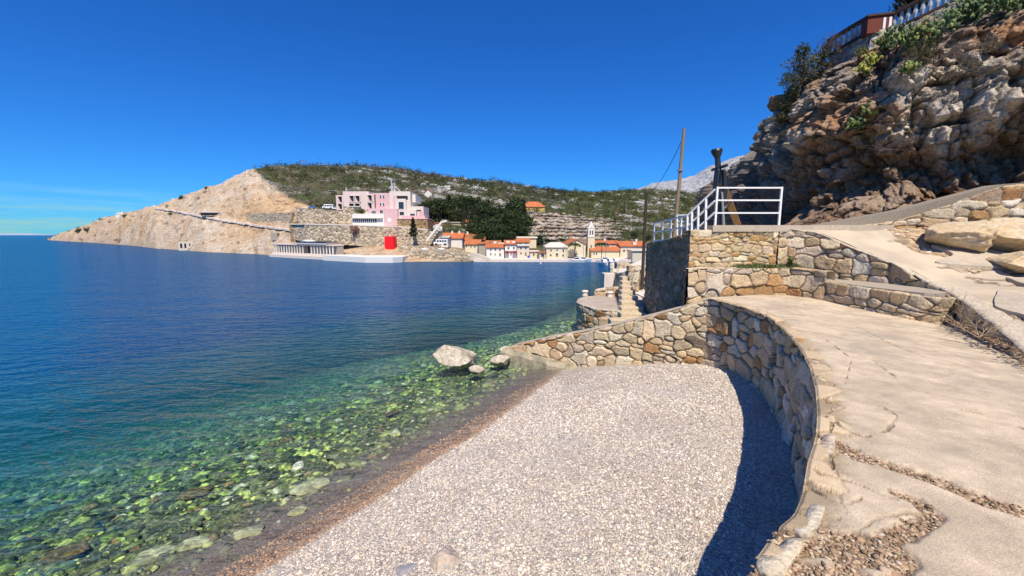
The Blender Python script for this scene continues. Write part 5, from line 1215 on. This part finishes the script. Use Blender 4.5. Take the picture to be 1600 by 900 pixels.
# bathing pavilion
pY = 86.0; px0 = xat(427, 390, pY); pz = zat(394.0, pY)
pv = empty('bathing_pavilion', (px0, pY, pz), rz=math.atan2(-11.5, xat(520, 390, 74.5) - px0), label='long white bathing pavilion with columns at the water', cat='building')
W_ = math.hypot(11.5, xat(520, 390, 74.5) - px0); hh_ = zat(382, pY) - pz
MB().box(-.05, W_ + .1, -.3, 2.2, -1.2, 0).build('plinth', M['offwhite'], pv); MB().box(0, W_, .9, 2.2, 0, hh_).build('back_wall', M['greywall'], pv); MB().box(-.1, W_ + .1, -.15, 2.3, hh_, hh_ + .22).build('roof', M['offwhite'], pv)
MB().box(W_ * .45, W_ * .92, -.25, 2.2, hh_ + .22, hh_ + .62).build('upper_storey', M['offwhite'], pv); MB().box(W_ * .44, W_ * .93, -.35, 2.3, hh_ + .62, hh_ + .75).build('upper_roof', M['dark'], pv)
MB().prismy([(W_ * .52, hh_ + .75), (W_ * .62, hh_ + .75), (W_ * .57, hh_ + 1.05)], -.2, 2).build('gable', M['white'], pv)
for i in range(22):
    if 11 < i < 14: continue
    x = .1 + i * (W_ - .3) / 21; MB().box(x, x + .16, 0, .18, 0, hh_).build('column', M['plaster'], pv)
for x in (W_ * .55, W_ * .78): MB().box(x, x + .5, .78, .92, 0, hh_ * .9).build('doorway', M['dark'], pv)
# ruined boat house, block on the shore
sx, sd, sz = seen(299, 387)
bh = empty('boat_house', (sx, sd - .6, sz - .8), label='small yellow stone hut with three dark openings at the shore of the headland', cat='hut')
MB().box(-2.2, 2.3, 0, 3, 0, 2.5).build('walls', M['beige'], bh)
for x0, x1 in ((-1.7, -1.1), (-.5, .05), (.9, 2.0)): MB().box(x0, x1, -.03, .1, .7, 2.0).build('opening', M['dark'], bh)
sx, sd, sz = seen(343, 338); bk = empty('bunker', (sx, sd - 1, sz - .3), label='low roofed concrete shelter dug into the headland slope', cat='shelter')
MB().box(-3.2, 3.4, 0, 2, 0, 1.0).build('walls', M['rubble'], bk); MB().box(-3.0, 3.2, -.03, .1, .2, .8).build('opening', M['dark'], bk); MB().box(-3.4, 3.6, -.2, 2, 1.0, 1.2).build('roof', M['offwhite'], bk)
sx, sd, sz = seen(437, 373); tag(MB().box(sx - 1.0, sx + .5, sd - .6, sd + 1.5, sz - .5, sz + 1.2).build('concrete_bunker', M['greywall']), 'small grey concrete cube on the slope above the pavilion', 'block')
sx, sd, sz = seen(197, 341); o = empty('white_hut', (sx, sd, sz - .3), label='tiny white hut with a beacon post on the ridge of the headland', cat='hut')
MB().box(-1.2, 1.2, 0, 2, 0, 2.2).build('walls', M['plaster'], o); MB().box(2.0, 2.6, 0, .6, 0, 3.6).build('post', M['white'], o); MB().prismy([(-1.4, 2.2), (1.4, 2.2), (0, 3.2)], -.1, 2.1).build('roof', M['offwhite'], o)

# ------------------------------------------------------------------ houses
def house(label, px0, px1, yb, ye, yr, Y_, depth=5, wall='plaster', roof='roof', wins=(), doors=(), gable=False, rz=0, name='house', cat='house', chim=(), dormer=(), hip=False, balcony=None, awning=()):
    a = at(px0, yb, Y_); b = at(px1, ye, Y_); cx = (a[0] + b[0]) / 2; w = (b[0] - a[0]) / 2; h = b[2] - a[2]; zr = zat(yr, Y_ + depth * .5) - a[2] if not gable else zat(yr, Y_) - a[2]
    o = empty(name, (cx, Y_, a[2]), rz=R(rz), label=label, cat=cat)
    if gable:
        MB().prismy([(-w, -.8), (w, -.8), (w, h), (0, zr), (-w, h)], 0, depth).build('wall', M[wall], o)
        mb = MB(); t_ = .13
        for s in (-1, 1):
            e_ = (s * (w + .2), h - .2 * (zr - h) / w); 
            pts_ = [(e_[0], e_[1]), (0, zr), (0, zr + t_), (e_[0], e_[1] + t_)]
            if s > 0: pts_ = pts_[::-1]
            mb.prismy(pts_, -.18, depth + .18)
        rf = mb.build('roof', M[roof], o)
    else:
        MB().box(-w, w, 0, depth, -.8, h).build('wall', M[wall], o)
        ov = .22; ins = min(w * .6, depth * .5) if hip else 0
        V = [(-w - ov, -ov, h), (w + ov, -ov, h), (w + ov, depth + ov, h), (-w - ov, depth + ov, h), (-w - ov + ins, depth / 2, zr), (w + ov - ins, depth / 2, zr)]
        V += [(x, y, z - .14) for x, y, z in V[:4]]
        mb = MB(); mb.add(V, [(0, 1, 5, 4), (2, 3, 4, 5), (1, 2, 5), (3, 0, 4), (6, 7, 1, 0), (7, 8, 2, 1), (8, 9, 3, 2), (9, 6, 0, 3), (9, 8, 7, 6)]); rf = mb.build('roof', M[roof], o)
    for c_ in chim: MB().box(c_ * w - .16, c_ * w + .16, depth * .4, depth * .4 + .3, h + (zr - h) * .5, zr + .35).build('chimney', M['plaster'], rf)
    for c_ in dormer:
        MB().box(c_ * w - .3, c_ * w + .3, .5, depth * .5, h + .1, h + (zr - h) * .75).build('dormer', M['plaster'], rf)
    def loc(px, py): p = at(px, py, Y_); return p[0] - cx, p[2] - a[2]
    for (wx, wy, ww, wh) in wins:
        x, z = loc(wx, wy); sw, sh = ww * Y_ / 640 / 2, wh * Y_ / 640 / 2
        f_ = MB().box(x - sw - .04, x + sw + .04, -.05, .02, z - sh - .04, z + sh + .04).build('window', M['offwhite'], o)
        MB().box(x - sw, x + sw, -.07, .02, z - sh, z + sh).build('pane', M['glass'], f_)
    for (wx, wy, ww, wh) in doors:
        x, z = loc(wx, wy); sw, sh = ww * Y_ / 640 / 2, wh * Y_ / 640 / 2
        MB().box(x - sw, x + sw, -.06, .02, z - sh, z + sh).build('door', M['wood'], o)
    for ax_, ay_, aw_ in awning:
        x, z = loc(ax_, ay_); sw = aw_ * Y_ / 640 / 2; MB().bar((x - sw, -.35, z - .05), (x + sw, -.35, z - .05), .6, .06).build('awning', M['red'], o)
    if balcony:
        x, z = loc(balcony[0], balcony[1]); sw = balcony[2] * Y_ / 640 / 2
        MB().box(x - sw, x + sw, -.3, .01, z, z + .3).build('balcony', M['plaster'], o)
    return o
VY = 71.0
house('long white two storey house, first from the left on the village quay', 760, 787.5, 401, 386, 380.5, VY, 5, 'plaster', 'roof', wins=[(767, 390, 1.7, 3.2), (774, 390, 1.7, 3), (781, 390.5, 1.7, 3), (767, 397, 1.7, 3), (773.5, 397.5, 1.3, 3.5)], doors=[(781.5, 398, 3, 4.5)])
house('small grey stone house behind the long white one', 748, 762, 401, 380, 378, 74, 4, 'greywall', 'roof')
house('house with a dark tiled roof and yellow dormer behind the long white one', 759, 781, 390, 382, 375.5, 77, 5, 'greywall', 'roofdark', dormer=(.3,))
house('cream house with an orange roof left of the long white one', 727, 749, 393, 381, 374, 75, 5, 'cream', 'roof', wins=[(729, 384.5, 1.5, 2.6), (736, 385, 1.5, 2.6), (742, 385.5, 1.5, 2.6)])
house('long low house with a weathered orange roof behind the cream one', 714, 757, 378, 374, 364.5, 84, 6, 'greywall', 'roofdark', chim=(-.3,))
house('long narrow house with orange roof stepping down by the parked van', 681, 722, 384, 372, 363.5, 82, 5, 'plaster', 'roof', chim=(.15, .7))
house('flat white building behind the parked van', 687, 700, 380, 370, 368.5, 79, 3, 'plaster', 'plaster')
house('narrow white house with red awnings, between the long white house and the tall cream one', 789, 807, 401, 381, 375, VY, 5, 'plaster', 'roof', wins=[(794.5, 387.5, 2.6, 2.6), (803, 387.5, 2.6, 2.6), (792.5, 394.5, 2.8, 2.8), (804, 394.5, 3, 2.6)], doors=[(798.5, 396.5, 2, 4.5)], dormer=(-.45, .5), balcony=(798, 392.2, 18), awning=((792.5, 394.2, 6), (804, 394.2, 6)))
house('tall cream house of three storeys with a small roof and open loggia', 808, 827, 401.5, 378, 372.5, VY, 5, 'beige', 'roof', wins=[(813, 380, 3.2, 2.2), (822.5, 380.5, 4, 3), (814, 387.5, 2.4, 2.4), (821.5, 387.5, 2.4, 2.4), (814, 395.5, 2.2, 2.2)], doors=[(821.5, 396.8, 2.6, 5)], balcony=(817.5, 384, 19))
house('flat beige wall house behind the tall cream house', 780, 789, 394, 380, 379, 74, 4, 'offwhite', 'offwhite')
house('wide pale building behind the tall cream house', 809, 838, 381, 371, 369.5, 77, 4, 'cream', 'beige')
house('low garden house with doorways right of the tall cream house', 828, 841, 401.5, 392, 391, 72.5, 3, 'beige', 'offwhite', wins=[(834, 397.5, 2, 4)])
house('long cream house of two storeys with a pale hipped roof', 853.5, 887, 403, 385.5, 378.5, VY, 5.5, 'cream', 'offwhite', wins=[(861, 390.8, 2, 3), (870.5, 391, 1.8, 3), (880, 391.5, 2, 3), (860.5, 398.5, 2.4, 2.4), (879.5, 399, 2, 2.6)], doors=[(870.5, 398.5, 2.6, 4.5)], hip=True, balcony=(870.5, 395.5, 4))
house('small kiosk building with a red awning at the waterfront', 843, 852.5, 404, 394, 392.5, 70, 2, 'beige', 'roofdark', wins=[(848, 399, 5, 4)])
# church
house('church with a pale gabled front and round window', 887, 915, 402.5, 381.5, 374.5, 72.5, 8, 'cream', 'roof', gable=True, wins=[(899, 387.5, 1.6, 3.4), (899.5, 378.7, 2, 2)], doors=[(899, 399, 4, 5.5)], name='church', cat='church')
TY = 74.0; ta = at(918, 398, TY); tb = at(929.5, 371, TY); tw = (tb[0] - ta[0]) / 2; tcx = (ta[0] + tb[0]) / 2; tz = ta[2]
bt = empty('bell_tower', (tcx, TY, tz), label='white bell tower with a pointed spire beside the church', cat='tower')
th = zat(357, TY) - tz; zs = zat(345.2, TY) - tz
MB().box(-tw, tw, 0, 2 * tw, -1, th - 1.5).build('shaft', M['cream'], bt); MB().box(-tw * 1.12, tw * 1.12, -tw * .12, 2.12 * tw, th - 1.55, th - 1.4).build('cornice', M['offwhite'], bt)
MB().box(-tw * .96, tw * .96, .04 * tw, 1.96 * tw, th - 1.4, th).build('belfry', M['plaster'], bt)
mb = MB(); mb.add([(-tw, 0, th), (tw, 0, th), (tw, 2 * tw, th), (-tw, 2 * tw, th), (-tw * .62, .38 * tw, th + .35), (tw * .62, .38 * tw, th + .35), (tw * .62, 1.62 * tw, th + .35), (-tw * .62, 1.62 * tw, th + .35), (0, tw, zs)], [(0, 1, 5, 4), (1, 2, 6, 5), (2, 3, 7, 6), (3, 0, 4, 7), (4, 5, 8), (5, 6, 8), (6, 7, 8), (7, 4, 8)]); mb.build('spire', M['plaster'], bt)
MB().prismy([(-tw * .9, th), (tw * .9, th), (0, th + .55)], -.02, .4).build('pediment', M['offwhite'], bt)
for x in (-.22, .22): MB().box(x - .10, x + .10, -.02 + .04 * tw, .3, th - 1.1, th - .35).build('bell_opening', M['dark'], bt)
MB().tube((0, tw, zs - .05), (0, tw, zs + .35), .03, .03, 5).build('cross', M['iron'], bt)
MB().box(-.1, .1, -.03, .1, 1.3, 1.7).build('slit', M['dark'], bt)
house('white two storey house with an orange roof right of the bell tower', 930, 967, 391, 380, 375.5, 77, 5, 'plaster', 'roof', wins=[(934, 382, 1.6, 2.6), (940.5, 382.5, 1.8, 3), (956.5, 382, 1.6, 2.6), (960, 382, 1.6, 2.6)], chim=(0,))
house('low house with a bright orange lean roof right of the bell tower', 924, 968, 402, 391, 385, 73, 4, 'cream', 'roof', wins=[(928, 396, 1.6, 3), (932, 396, 1.6, 3)])
house('wide stone house with orange roof and dormer near the dark pole', 969, 1012, 402, 384, 376.5, 75, 6, 'beige', 'roof', wins=[(975, 391.5, 2.6, 2.6), (981, 391.5, 2.6, 2.6), (993, 392, 2.2, 2.4)], dormer=(.1,), chim=(.45,))
house('plain stone block house at the right end of the village', 988, 1014, 405, 391, 390, 68, 3, 'beige', 'offwhite')
# hill houses
def hillhouse(px, yb, w, label, wall, roof, he, hr, gable=False, **k):
    x, d, z = seen(px, yb); Kp = d / 636
    return house(label, px - w / 2, px + w / 2, yb, yb - he, yb - he - hr, d - 1, w * Kp * .7, wall, roof, gable=gable, **k)
hillhouse(834, 330, 34, 'yellow house with an orange roof high on the hillside', 'yellow', 'roof', 7, 8, hip=True, wins=[(826, 327, 1.5, 3), (838, 327, 1.5, 3)])
hillhouse(738, 356, 22, 'white house with an orange roof half hidden by cypresses', 'plaster', 'roof', 9, 4, wins=[(731, 351, 1.5, 2)])
hillhouse(669, 307, 11, 'white gabled house on the hill behind the hotel', 'plaster', 'roof', 6, 5, gable=True)
hillhouse(699, 294.5, 8, 'tiny white hut on the pale rocks of the hillside', 'plaster', 'plaster', 3.4, .8)
hillhouse(683, 358, 16, 'small white arched house with orange roof above the stair', 'plaster', 'roof', 6, 4, gable=True, wins=[(684, 354, 2, 4)])
hillhouse(712, 350, 34, 'long cream garden wall house beneath the dark trees', 'cream', 'cream', 3, .4)
for px, yb in ((733, 360), (738.5, 362), (755, 362), (726, 352)):
    x, d, z = seen(px, yb); place(protoB, x, d - 2.0, z - .3, 1.25, px, False, label='tall dark cypress in front of the white house half way up', cat='tree', group='cypresses before the white hill house')
# pylons on slope
for px, yt, yb, lb in ((973, 316, 333, 'upper thin power pole on the right hill slope'), (979, 332, 350, 'lower thin power pole on the right hill slope'), (727, 317, 333, 'thin pale pole in the woods above the village')):
    x, d, z = seen(px, yb); mb = MB(); mb.tube((x, d - 1, z - .5), (x, d - 1, zat(yt, d - 1)), .12, .09, 5); tag(mb.build('power_pole', M['greymetal']), lb, 'pole')

# ------------------------------------------------------------------ vehicles
def car(label, px, py, Y_, L_, hgt, paint, van=False, rz=0, cat='car'):
    x, y, z = at(px, py, Y_); o = empty('parked_van' if van else 'parked_car', (x, Y_, z), rz=R(rz), label=label, cat=cat); w = L_ * .38; r = hgt * .19; l = L_ / 2
    if van: pr_ = [(-l, r), (l, r), (l, hgt * .95), (l * .92, hgt), (-l * .62, hgt), (-l * .88, hgt * .6), (-l, hgt * .5)]
    else: pr_ = [(-l, r), (l, r), (l, hgt * .6), (l * .9, hgt * .65), (l * .62, hgt), (-l * .25, hgt), (-l * .55, hgt * .65), (-l * .96, hgt * .55)]
    b = MB().prismy(pr_, -w / 2, w / 2).build('body', M[paint], o); bv = b.modifiers.new('b', 'BEVEL'); bv.width = .05; bv.segments = 2
    if van:
        for i in range(4): MB().box(-l * .5 + i * l * .36, -l * .5 + i * l * .36 + l * .27, -w / 2 - .015, -w / 2 + .03, hgt * .55, hgt * .85).build('window', M['glass'], o)
        MB().prismy([(-l * .9, hgt * .6), (-l * .64, hgt * .6), (-l * .64, hgt * .93)], -w / 2 - .015, -w / 2 + .03).build('window', M['glass'], o)
    else: MB().prismy([(-l * .5, hgt * .66), (l * .75, hgt * .66), (l * .58, hgt * .94), (-l * .24, hgt * .94)], -w / 2 - .015, w / 2 + .015).build('window', M['glass'], o)
    for sx in (-.62, .62):
        for sy in (-1, 1): MB().tube((sx * l, sy * w / 2 * .85, r), (sx * l, sy * (w / 2 + .02), r), r, r, 12).build('wheel', M['tyre'], o)
car('white van parked by the stone stair above the embankment', 689, 383.5, 76.2, 2.6, 1.15, 'paintwhite', True, cat='van')
car('white camper parked left of the hotel', 513, 327, 86, 2.2, 1.0, 'paintwhite', True, cat='van')
car('small white car parked between the camper and the hotel', 524, 327.5, 85, 1.3, .62, 'paintwhite')
car('blue and white car parked at the far left of the car park', 487, 326.5, 87.5, 1.4, .7, 'paintblue')
# beach hut/ skips on the embankment
for px, Y_, lb in ((663, 72.8, 'small white object like an upturned boat on the grass left'), (690, 71.6, 'small white upturned boat on the embankment right')):
    x, y, z = at(px, 390, Y_); boulder('upturned_boat', (x, y, z + .1), (.6, .35, .22), int(px), lb, cat='boat', material=M['hull'], sub=3)

# ------------------------------------------------------------------ boats
def boat(px, py, L_, label, hull='hull', mast=0, cabin=True, rz=0, z=0.0, group=None, aw=False):
    x, y, _ = onz(px, py, 0); o = empty('boat', (x, y, 0), rz=R(rz), label=label, cat='boat', group=group)
    n = 9; V = []; Fq = []
    for i in range(n):
        t = i / (n - 1); xx = (t - .5) * L_; wd = L_ * .17 * math.sin(min(1, (1 - t) * 1.9 + .05) * math.pi / 2) ** .8; zt_ = .22 * L_ ** .5 + .10 * t * t * L_ ** .5
        V += [(xx, -wd, zt_), (xx + .0, -wd * .7, -.1), (xx, wd * .7, -.1), (xx, wd, zt_)]
    for i in range(n - 1):
        a = i * 4; Fq += [(a, a + 1, a + 5, a + 4), (a + 1, a + 2, a + 6, a + 5), (a + 2, a + 3, a + 7, a + 6), (a + 3, a, a + 4, a + 7)]
    Fq += [(0, 3, 2, 1), (n * 4 - 4, n * 4 - 3, n * 4 - 2, n * 4 - 1)]
    mb = MB(); mb.add(V, Fq); mb.build('hull', M[hull], o)
    zt_ = .24 * L_ ** .5
    if cabin:
        MB().prismy([(-L_ * .2, zt_), (L_ * .2, zt_), (L_ * .1, zt_ + .45), (-L_ * .2, zt_ + .5)], -L_ * .11, L_ * .11).build('cabin', M['white'], o)
        MB().prismy([(-L_ * .15, zt_ + .16), (L_ * .14, zt_ + .16), (L_ * .08, zt_ + .38), (-L_ * .15, zt_ + .4)], -L_ * .11 - .01, L_ * .11 + .01).build('window', M['glass'], o)
    if mast:
        MB().tube((0, 0, zt_), (0, 0, mast), .05, .035, 6).build('mast', M['greymetal'], o); MB().tube((0, 0, zt_ + .7), (-L_ * .4, 0, zt_ + .7), .045, .04, 6).build('boom', M['white'], o)
    return o
boat(883, 408.3, 3.6, 'long low dark cabined boat left of the white sailboats', rz=178, cabin=False)
boat(901, 409.8, 2.6, 'small white motor boat before the church', rz=165)
boat(911, 409.5, 3.0, 'pale blue sailing boat with a tall mast before the church', 'hullblue', mast=5.9, rz=10)
boat(944, 414, 2.6, 'white cabin boat at the marina entrance, lowest in the photo', rz=-80, mast=0)
boat(953, 413, 2.8, 'white motor boat beside the marina entrance boat', rz=-75)
boat(961, 412.5, 3.0, 'white sailing boat with a mast moored at the quay', rz=-70, mast=0)
boat(946, 410, 3.0, 'white yacht with a thick tall mast behind the marina boats', mast=6.2, rz=-10)
boat(870, 408.2, 2.0, 'small rowing boat by the long cream house', cabin=False, rz=5)
boat(850, 408.2, 1.6, 'tiny dinghy by the kiosk', cabin=False, rz=30)
for px, yt in ((850, 372), (884.5, 362),):
    pa_ = at(px, 403, 69.5); pb_ = at(px, yt, 69.5); mb = MB(); mb.tube((pa_[0], 69.5, .5), pb_, .055, .04, 6); mb.tube((pb_[0] - .25, 69.5, pb_[2]), (pb_[0] + .1, 69.5, pb_[2] + .05), .05, .05, 6)
    tag(mb.build('lamp_post', M['greymetal']), {850: 'thin grey lamp post by the kiosk on the quay', 884.5: 'tall grey lamp post left of the church front'}[px], 'lamp post')
for i, px in enumerate((758, 768, 776, 799, 806, 812, 823, 836)):
    if i % 2 == 0: boat(px, 408.6, 1.5, 'small open dinghy, one of those along the quay before the white houses', cabin=False, rz=i * 25, group='dinghies before the white houses')
x, y, z = at(826, 404, 69); sg = empty('sign', (x, y, .6), label='blue square sign on the village quay', cat='sign'); MB().box(-.22, .22, 0, .05, .1, .45).build('panel', M['blue'], sg); MB().tube((0, .08, 0), (0, .08, .3), .03, .03, 6).build('post', M['greymetal'], sg)
x, y, z = onz(845, 412, 0); tag(MB().tube((x, y, -.05), (x, y, .2), .12, .08, 10).build('buoy', M['white']), 'small white buoy floating before the kiosk', 'buoy')
# fallen slab at the corner of the village
wallbox('rock_slab', [(735, 69.6), (748, 68.9), (765, 68.4)], [394, 398, 404], [407, 409, 409.5], 2.2, M['beige'], 'tilted ochre rock slab at the left corner of the harbour', cat='rock')

# ------------------------------------------------------------------ vegetation on the cliff
X, Y, Zc, uu = CL
pu = 800 + 640 * X / np.maximum(Y * CA - (Zc - H) * SA, 1) ; pv_ = 450 - 640 * ((Zc - H) * CA + Y * SA) / np.maximum(Y * CA - (Zc - H) * SA, 1)
def on_cliff(px, py):
    d = (pu - px) ** 2 + (pv_ - py) ** 2 + np.where(Y > 35, 1e5, 0); d = d + 0.0 * Y
    c_ = np.where(d < 50, Y, 1e5); k = np.unravel_index(np.argmin(c_) if (d < 50).any() else np.argmin(d), d.shape); return Vector((X[k], Y[k], Zc[k]))
def bush(label, parts, cols, size, n, name='shrub', cat='shrub', material='leaf', stems=True, group=None):
    """parts: list of (centre, radius)"""
    base = Vector(parts[0][0]); o = empty(name, base, label=label, cat=cat, group=group)
    C = np.array([np.array(c) - np.array(base) for c, r in parts]); r = np.array([r for c, r in parts])
    V, Fc, Cq = quads_cloud(C, r, n, np.full(len(r), size), palette(len(r), cols, jit=.15))
    mesh_obj('foliage', V, Fc, M[material], o, cols=np.clip(Cq, .004, .6))
    if stems:
        mb = MB()
        for c, rr in parts:
            c = Vector(c) - base
            for k in range(3): mb.tube(Vector((0, 0, -r[0] * .9)) + Vector(rng.normal(0, .05, 3)), c + Vector(rng.normal(0, rr * .4, 3)), .03, .008, 5)
        mb.build('stems', M['bark'], o)
    return o
bc = []
for px, py, r in ((1262, 96, .62), (1245, 100, .55), (1280, 90, .5), (1250, 120, .6), (1270, 115, .6), (1232, 125, .5), (1236, 145, .42), (1230, 165, .4), (1290, 105, .4), (1258, 78, .4), (1225, 182, .35)):
    bc.append((at(px, py, 20.6 + (py - 90) * .006), r))
bush('big dark green bush hanging over the left shoulder of the cliff', bc, [(.11, .125, .045), (.075, .09, .035), (.14, .13, .06)], .055, 480)
# bare twiggy shrub
def twigs(name, base, n, L_, r, label, material=None, spread=.6, up=1.0, cat='shrub', lev=3):
    mb = MB(); g = np.random.default_rng(int(abs(base[0] * 100)))
    def br(p, d, l, rad, k):
        q = p + d * l; mb.tube(p, q, rad, rad * .6, 4)
        if k:
            for _ in range(g.integers(2, 5)):
                nd = (d + Vector(g.normal(0, .45, 3))).normalized(); br(p.lerp(q, g.uniform(.4, 1)), nd, l * g.uniform(.5, .8), rad * .6, k - 1)
    for i in range(n): br(Vector(base), Vector((g.normal(0, spread), g.normal(0, spread), up)).normalized(), L_ * g.uniform(.6, 1.1), r, lev)
    o = mb.build(name, material or M['bark']); return tag(o, label, cat)
gtw = mat('grey twigs', (.16, .12, .10), var=.3, bump=0)
twigs('bare_shrub', at(1285, 98, 20.8), 12, .75, .022, 'leafless twiggy shrub against the sky above the dark green bush', gtw, .55)
twigs('bare_shrub', at(1318, 84, 20.2), 8, .5, .016, 'smaller leafless shrub left of the left balustrade', gtw, .6)
pc_ = []
for px, py, r in ((1415, 8, .5), (1425, -2, .5), (1408, 16, .3), (1434, 4, .4)): pc_.append((at(px, py, 19.5), r))
bush('dark spiky palm like tree behind the right balustrade', pc_, [(.02, .03, .015), (.03, .04, .02)], .11, 260, name='garden_tree', cat='tree', material='needle')
# prickly pear clumps: flattened oval pads
padm = M['leaf']
def cactus(label, spots, r, npad, cols, seed):
    g = np.random.default_rng(seed); base = Vector(spots[0]); o = empty('prickly_pear', base, label=label, cat='cactus')
    for sp in spots:
        V = []; Fq = []; Cc_ = []; c0 = Vector(sp) - base
        for i in range(npad):
            d = Vector((g.normal(0, 1), g.normal(-.5, .8), g.normal(.3, .7))) * r * .32; rr = g.uniform(.05, .11); an = g.uniform(0, 6.28); til = g.normal(0, .6)
            ax = Vector((math.cos(an), math.sin(an), 0)); upv = Vector((math.sin(til) * .6, math.cos(an * 3) * .4, 1)).normalized(); nn_ = ax.cross(upv).normalized(); cc_ = c0 + d; b0 = len(V); m_ = 10
            col = palette(1, cols, jit=.2, g=g)[0]
            for s_ in (-1, 1):
                for q_i in range(m_):
                    t = q_i / m_ * 6.283; V.append(cc_ + ax * math.cos(t) * rr * .5 + upv * (math.sin(t) * rr * .7 + rr) + nn_ * s_ * .02)
            for q_i in range(m_):
                t = q_i / m_ * 6.283; V.append(cc_ + ax * math.cos(t) * rr * .75 + upv * (math.sin(t) * rr * 1.02 + rr))
            Fq += [tuple(b0 + k for k in range(m_))[::-1], tuple(b0 + m_ + k for k in range(m_))]
            for k in range(m_): Fq += [(b0 + k, b0 + (k + 1) % m_, b0 + 2 * m_ + (k + 1) % m_, b0 + 2 * m_ + k), (b0 + m_ + k, b0 + 2 * m_ + k, b0 + 2 * m_ + (k + 1) % m_, b0 + m_ + (k + 1) % m_)]
            Cc_ += [col] * (3 * m_)
        mesh_obj('pad_cluster', [tuple(v) for v in V], Fq, padm, o, smooth=True, cols=np.array(Cc_))
    return o
gcs = [(.26, .32, .10), (.18, .25, .09), (.34, .34, .10), (.12, .17, .07)]
def oc(px, py): p = on_cliff(px, py); return p + Vector((-.12, -.25, .05))
cactus('sunlit prickly pear spreading on the cliff edge below the red brown box', [oc(1378, 72), oc(1392, 66), oc(1408, 66), oc(1424, 68), oc(1368, 80), oc(1400, 74), oc(1436, 64)], .65, 57, gcs, 1)
cactus('dark green prickly pear mass along the top right cliff edge', [oc(1500, 18), oc(1520, 10), oc(1545, 6), oc(1570, 2), oc(1480, 34), oc(1465, 48), oc(1535, 22), oc(1590, -4), oc(1555, 18)], .8, 66, [(.16, .24, .10), (.10, .15, .06), (.24, .30, .12)], 2)
cactus('small yellow green prickly pear on the face below the left wall', [oc(1352, 102), oc(1360, 98), oc(1348, 116)], .4, 35, [(.36, .36, .08), (.28, .32, .08)], 3)
cactus('small prickly pear on the cliff face below the box, right of the yellow one', [oc(1408, 116), oc(1415, 110)], .4, 35, gcs, 4)
cactus('prickly pear hanging half way down the shaded cliff', [oc(1345, 190), oc(1335, 200), oc(1320, 208)], .45, 39, gcs, 5)
bush('brown green scrub on the ledge right of the sunlit prickly pear', [(oc(1425, 80), .5), (oc(1440, 90), .45), (oc(1455, 60), .4), (oc(1420, 96), .4)], [(.10, .09, .04), (.07, .09, .03)], .05, 420)
bush('olive scrub patch on the steep face under the prickly pear mass', [(oc(1500, 110), .4), (oc(1540, 80), .45), (oc(1475, 120), .35)], [(.13, .11, .07), (.16, .13, .09)], .035, 260, stems=False)
bush('yellowish tuft on the cliff at the foot of the left wall', [(oc(1335, 78), .3), (oc(1340, 75), .25)], [(.25, .22, .06), (.14, .15, .05)], .04, 260)
twigs('bare_shrub', oc(1395, 240), 9, .5, .012, 'dry grey twigs hanging in the middle of the cliff face', gtw, .8, .1)
twigs('bare_shrub', oc(1455, 110), 10, .7, .014, 'dry twigs on the sunlit upper cliff face', gtw, .8, .6)

# weeds along the ledge of the end wall
def grass(name, line, n, h_, cols, label, seed, wid=.15, cat='weeds'):
    g = np.random.default_rng(seed); a, b = np.array(line[0]), np.array(line[1]); V = []; C_ = []
    t = g.uniform(0, 1, n) ; c = fbm(t * 9, t * 0, seed); keep_ = c > -.25; t = t[keep_]; m_ = len(t)
    p = a + (b - a) * t[:, None]; p[:, :2] += g.normal(0, wid, (m_, 2)); hh = h_ * g.uniform(.3, 1, m_) * (1 + c[keep_])
    lean = g.normal(0, .4, (m_, 2)) * hh[:, None]; wdt = g.normal(0, .012, (m_, 2)) 
    tip = p.copy(); tip[:, :2] += lean; tip[:, 2] += hh
    l = p.copy(); l[:, :2] -= wdt; r_ = p.copy(); r_[:, :2] += wdt
    V = np.stack([l, r_, tip], 1).reshape(-1, 3); c = palette(m_, cols, jit=.2, g=g)
    return tag(mesh_obj(name, V, np.arange(m_ * 3).reshape(-1, 3), M['leaf'], cols=np.repeat(c, 3, 0)), label, cat)
grass('weeds', [(7.1, 12.62, 3.5), (8.6, 12.5, 3.5)], 2600, .13, [(.13, .17, .05), (.20, .20, .08), (.08, .12, .03)], 'low green weeds along the foot of the upper yellow wall', 3)
e = bush('small leafy green plant in the corner at the end of the weeds', [((8.45, 12.35, 3.62), .14), ((8.38, 12.3, 3.74), .10)], [(.08, .14, .03)], .035, 140, name='leafy_plant', cat='plant')
twigs('dry_weed', at(1160, 366, 12.85), 9, .22, .006, 'dry brown weed hanging from the top of the upper yellow wall', mat('dry weed', (.22, .14, .07), var=.3, bump=0), .9, .1)
dry = mat('dry stalks', (.42, .32, .20), var=.3, bump=0)
twigs('dry_weed', onz(1500, 508, 2.7), 7, .38, .007, 'dry pale stalks at the end of the stone bench', dry, .6, .8)
twigs('dry_weed', onz(1530, 528, 2.7), 6, .30, .006, 'dry pale stalks against the curving wall, nearest the right edge', dry, .8, .7)
twigs('dry_weed', onz(1486, 496, 2.7), 5, .45, .006, 'tall dry stalk in the corner behind the bench end', dry, .3, 1)
# dead leaves / litter at the foot of the wall
n = 1600; wl_ = np.array([(p[0] - .16, p[1]) for p in W4S[60:100]]); tt = rng.uniform(0, 1, n); k = (tt * (len(wl_) - 1)).astype(int)
Pp = np.column_stack([wl_[k] + rng.normal(0, .09, (n, 2)) + [-.05, 0], np.full(n, 2.705)])
tag(scatter_stones('litter', Pp, np.clip(rng.gamma(3, .005, n), .004, .03), palette(n, [(.22, .14, .08), (.35, .25, .15), (.14, .09, .05)]), M['pebble'], flat=(.2, .5), smooth=False), 'brown leaf litter and grit along the foot of the curving wall', 'litter', kind='stuff')
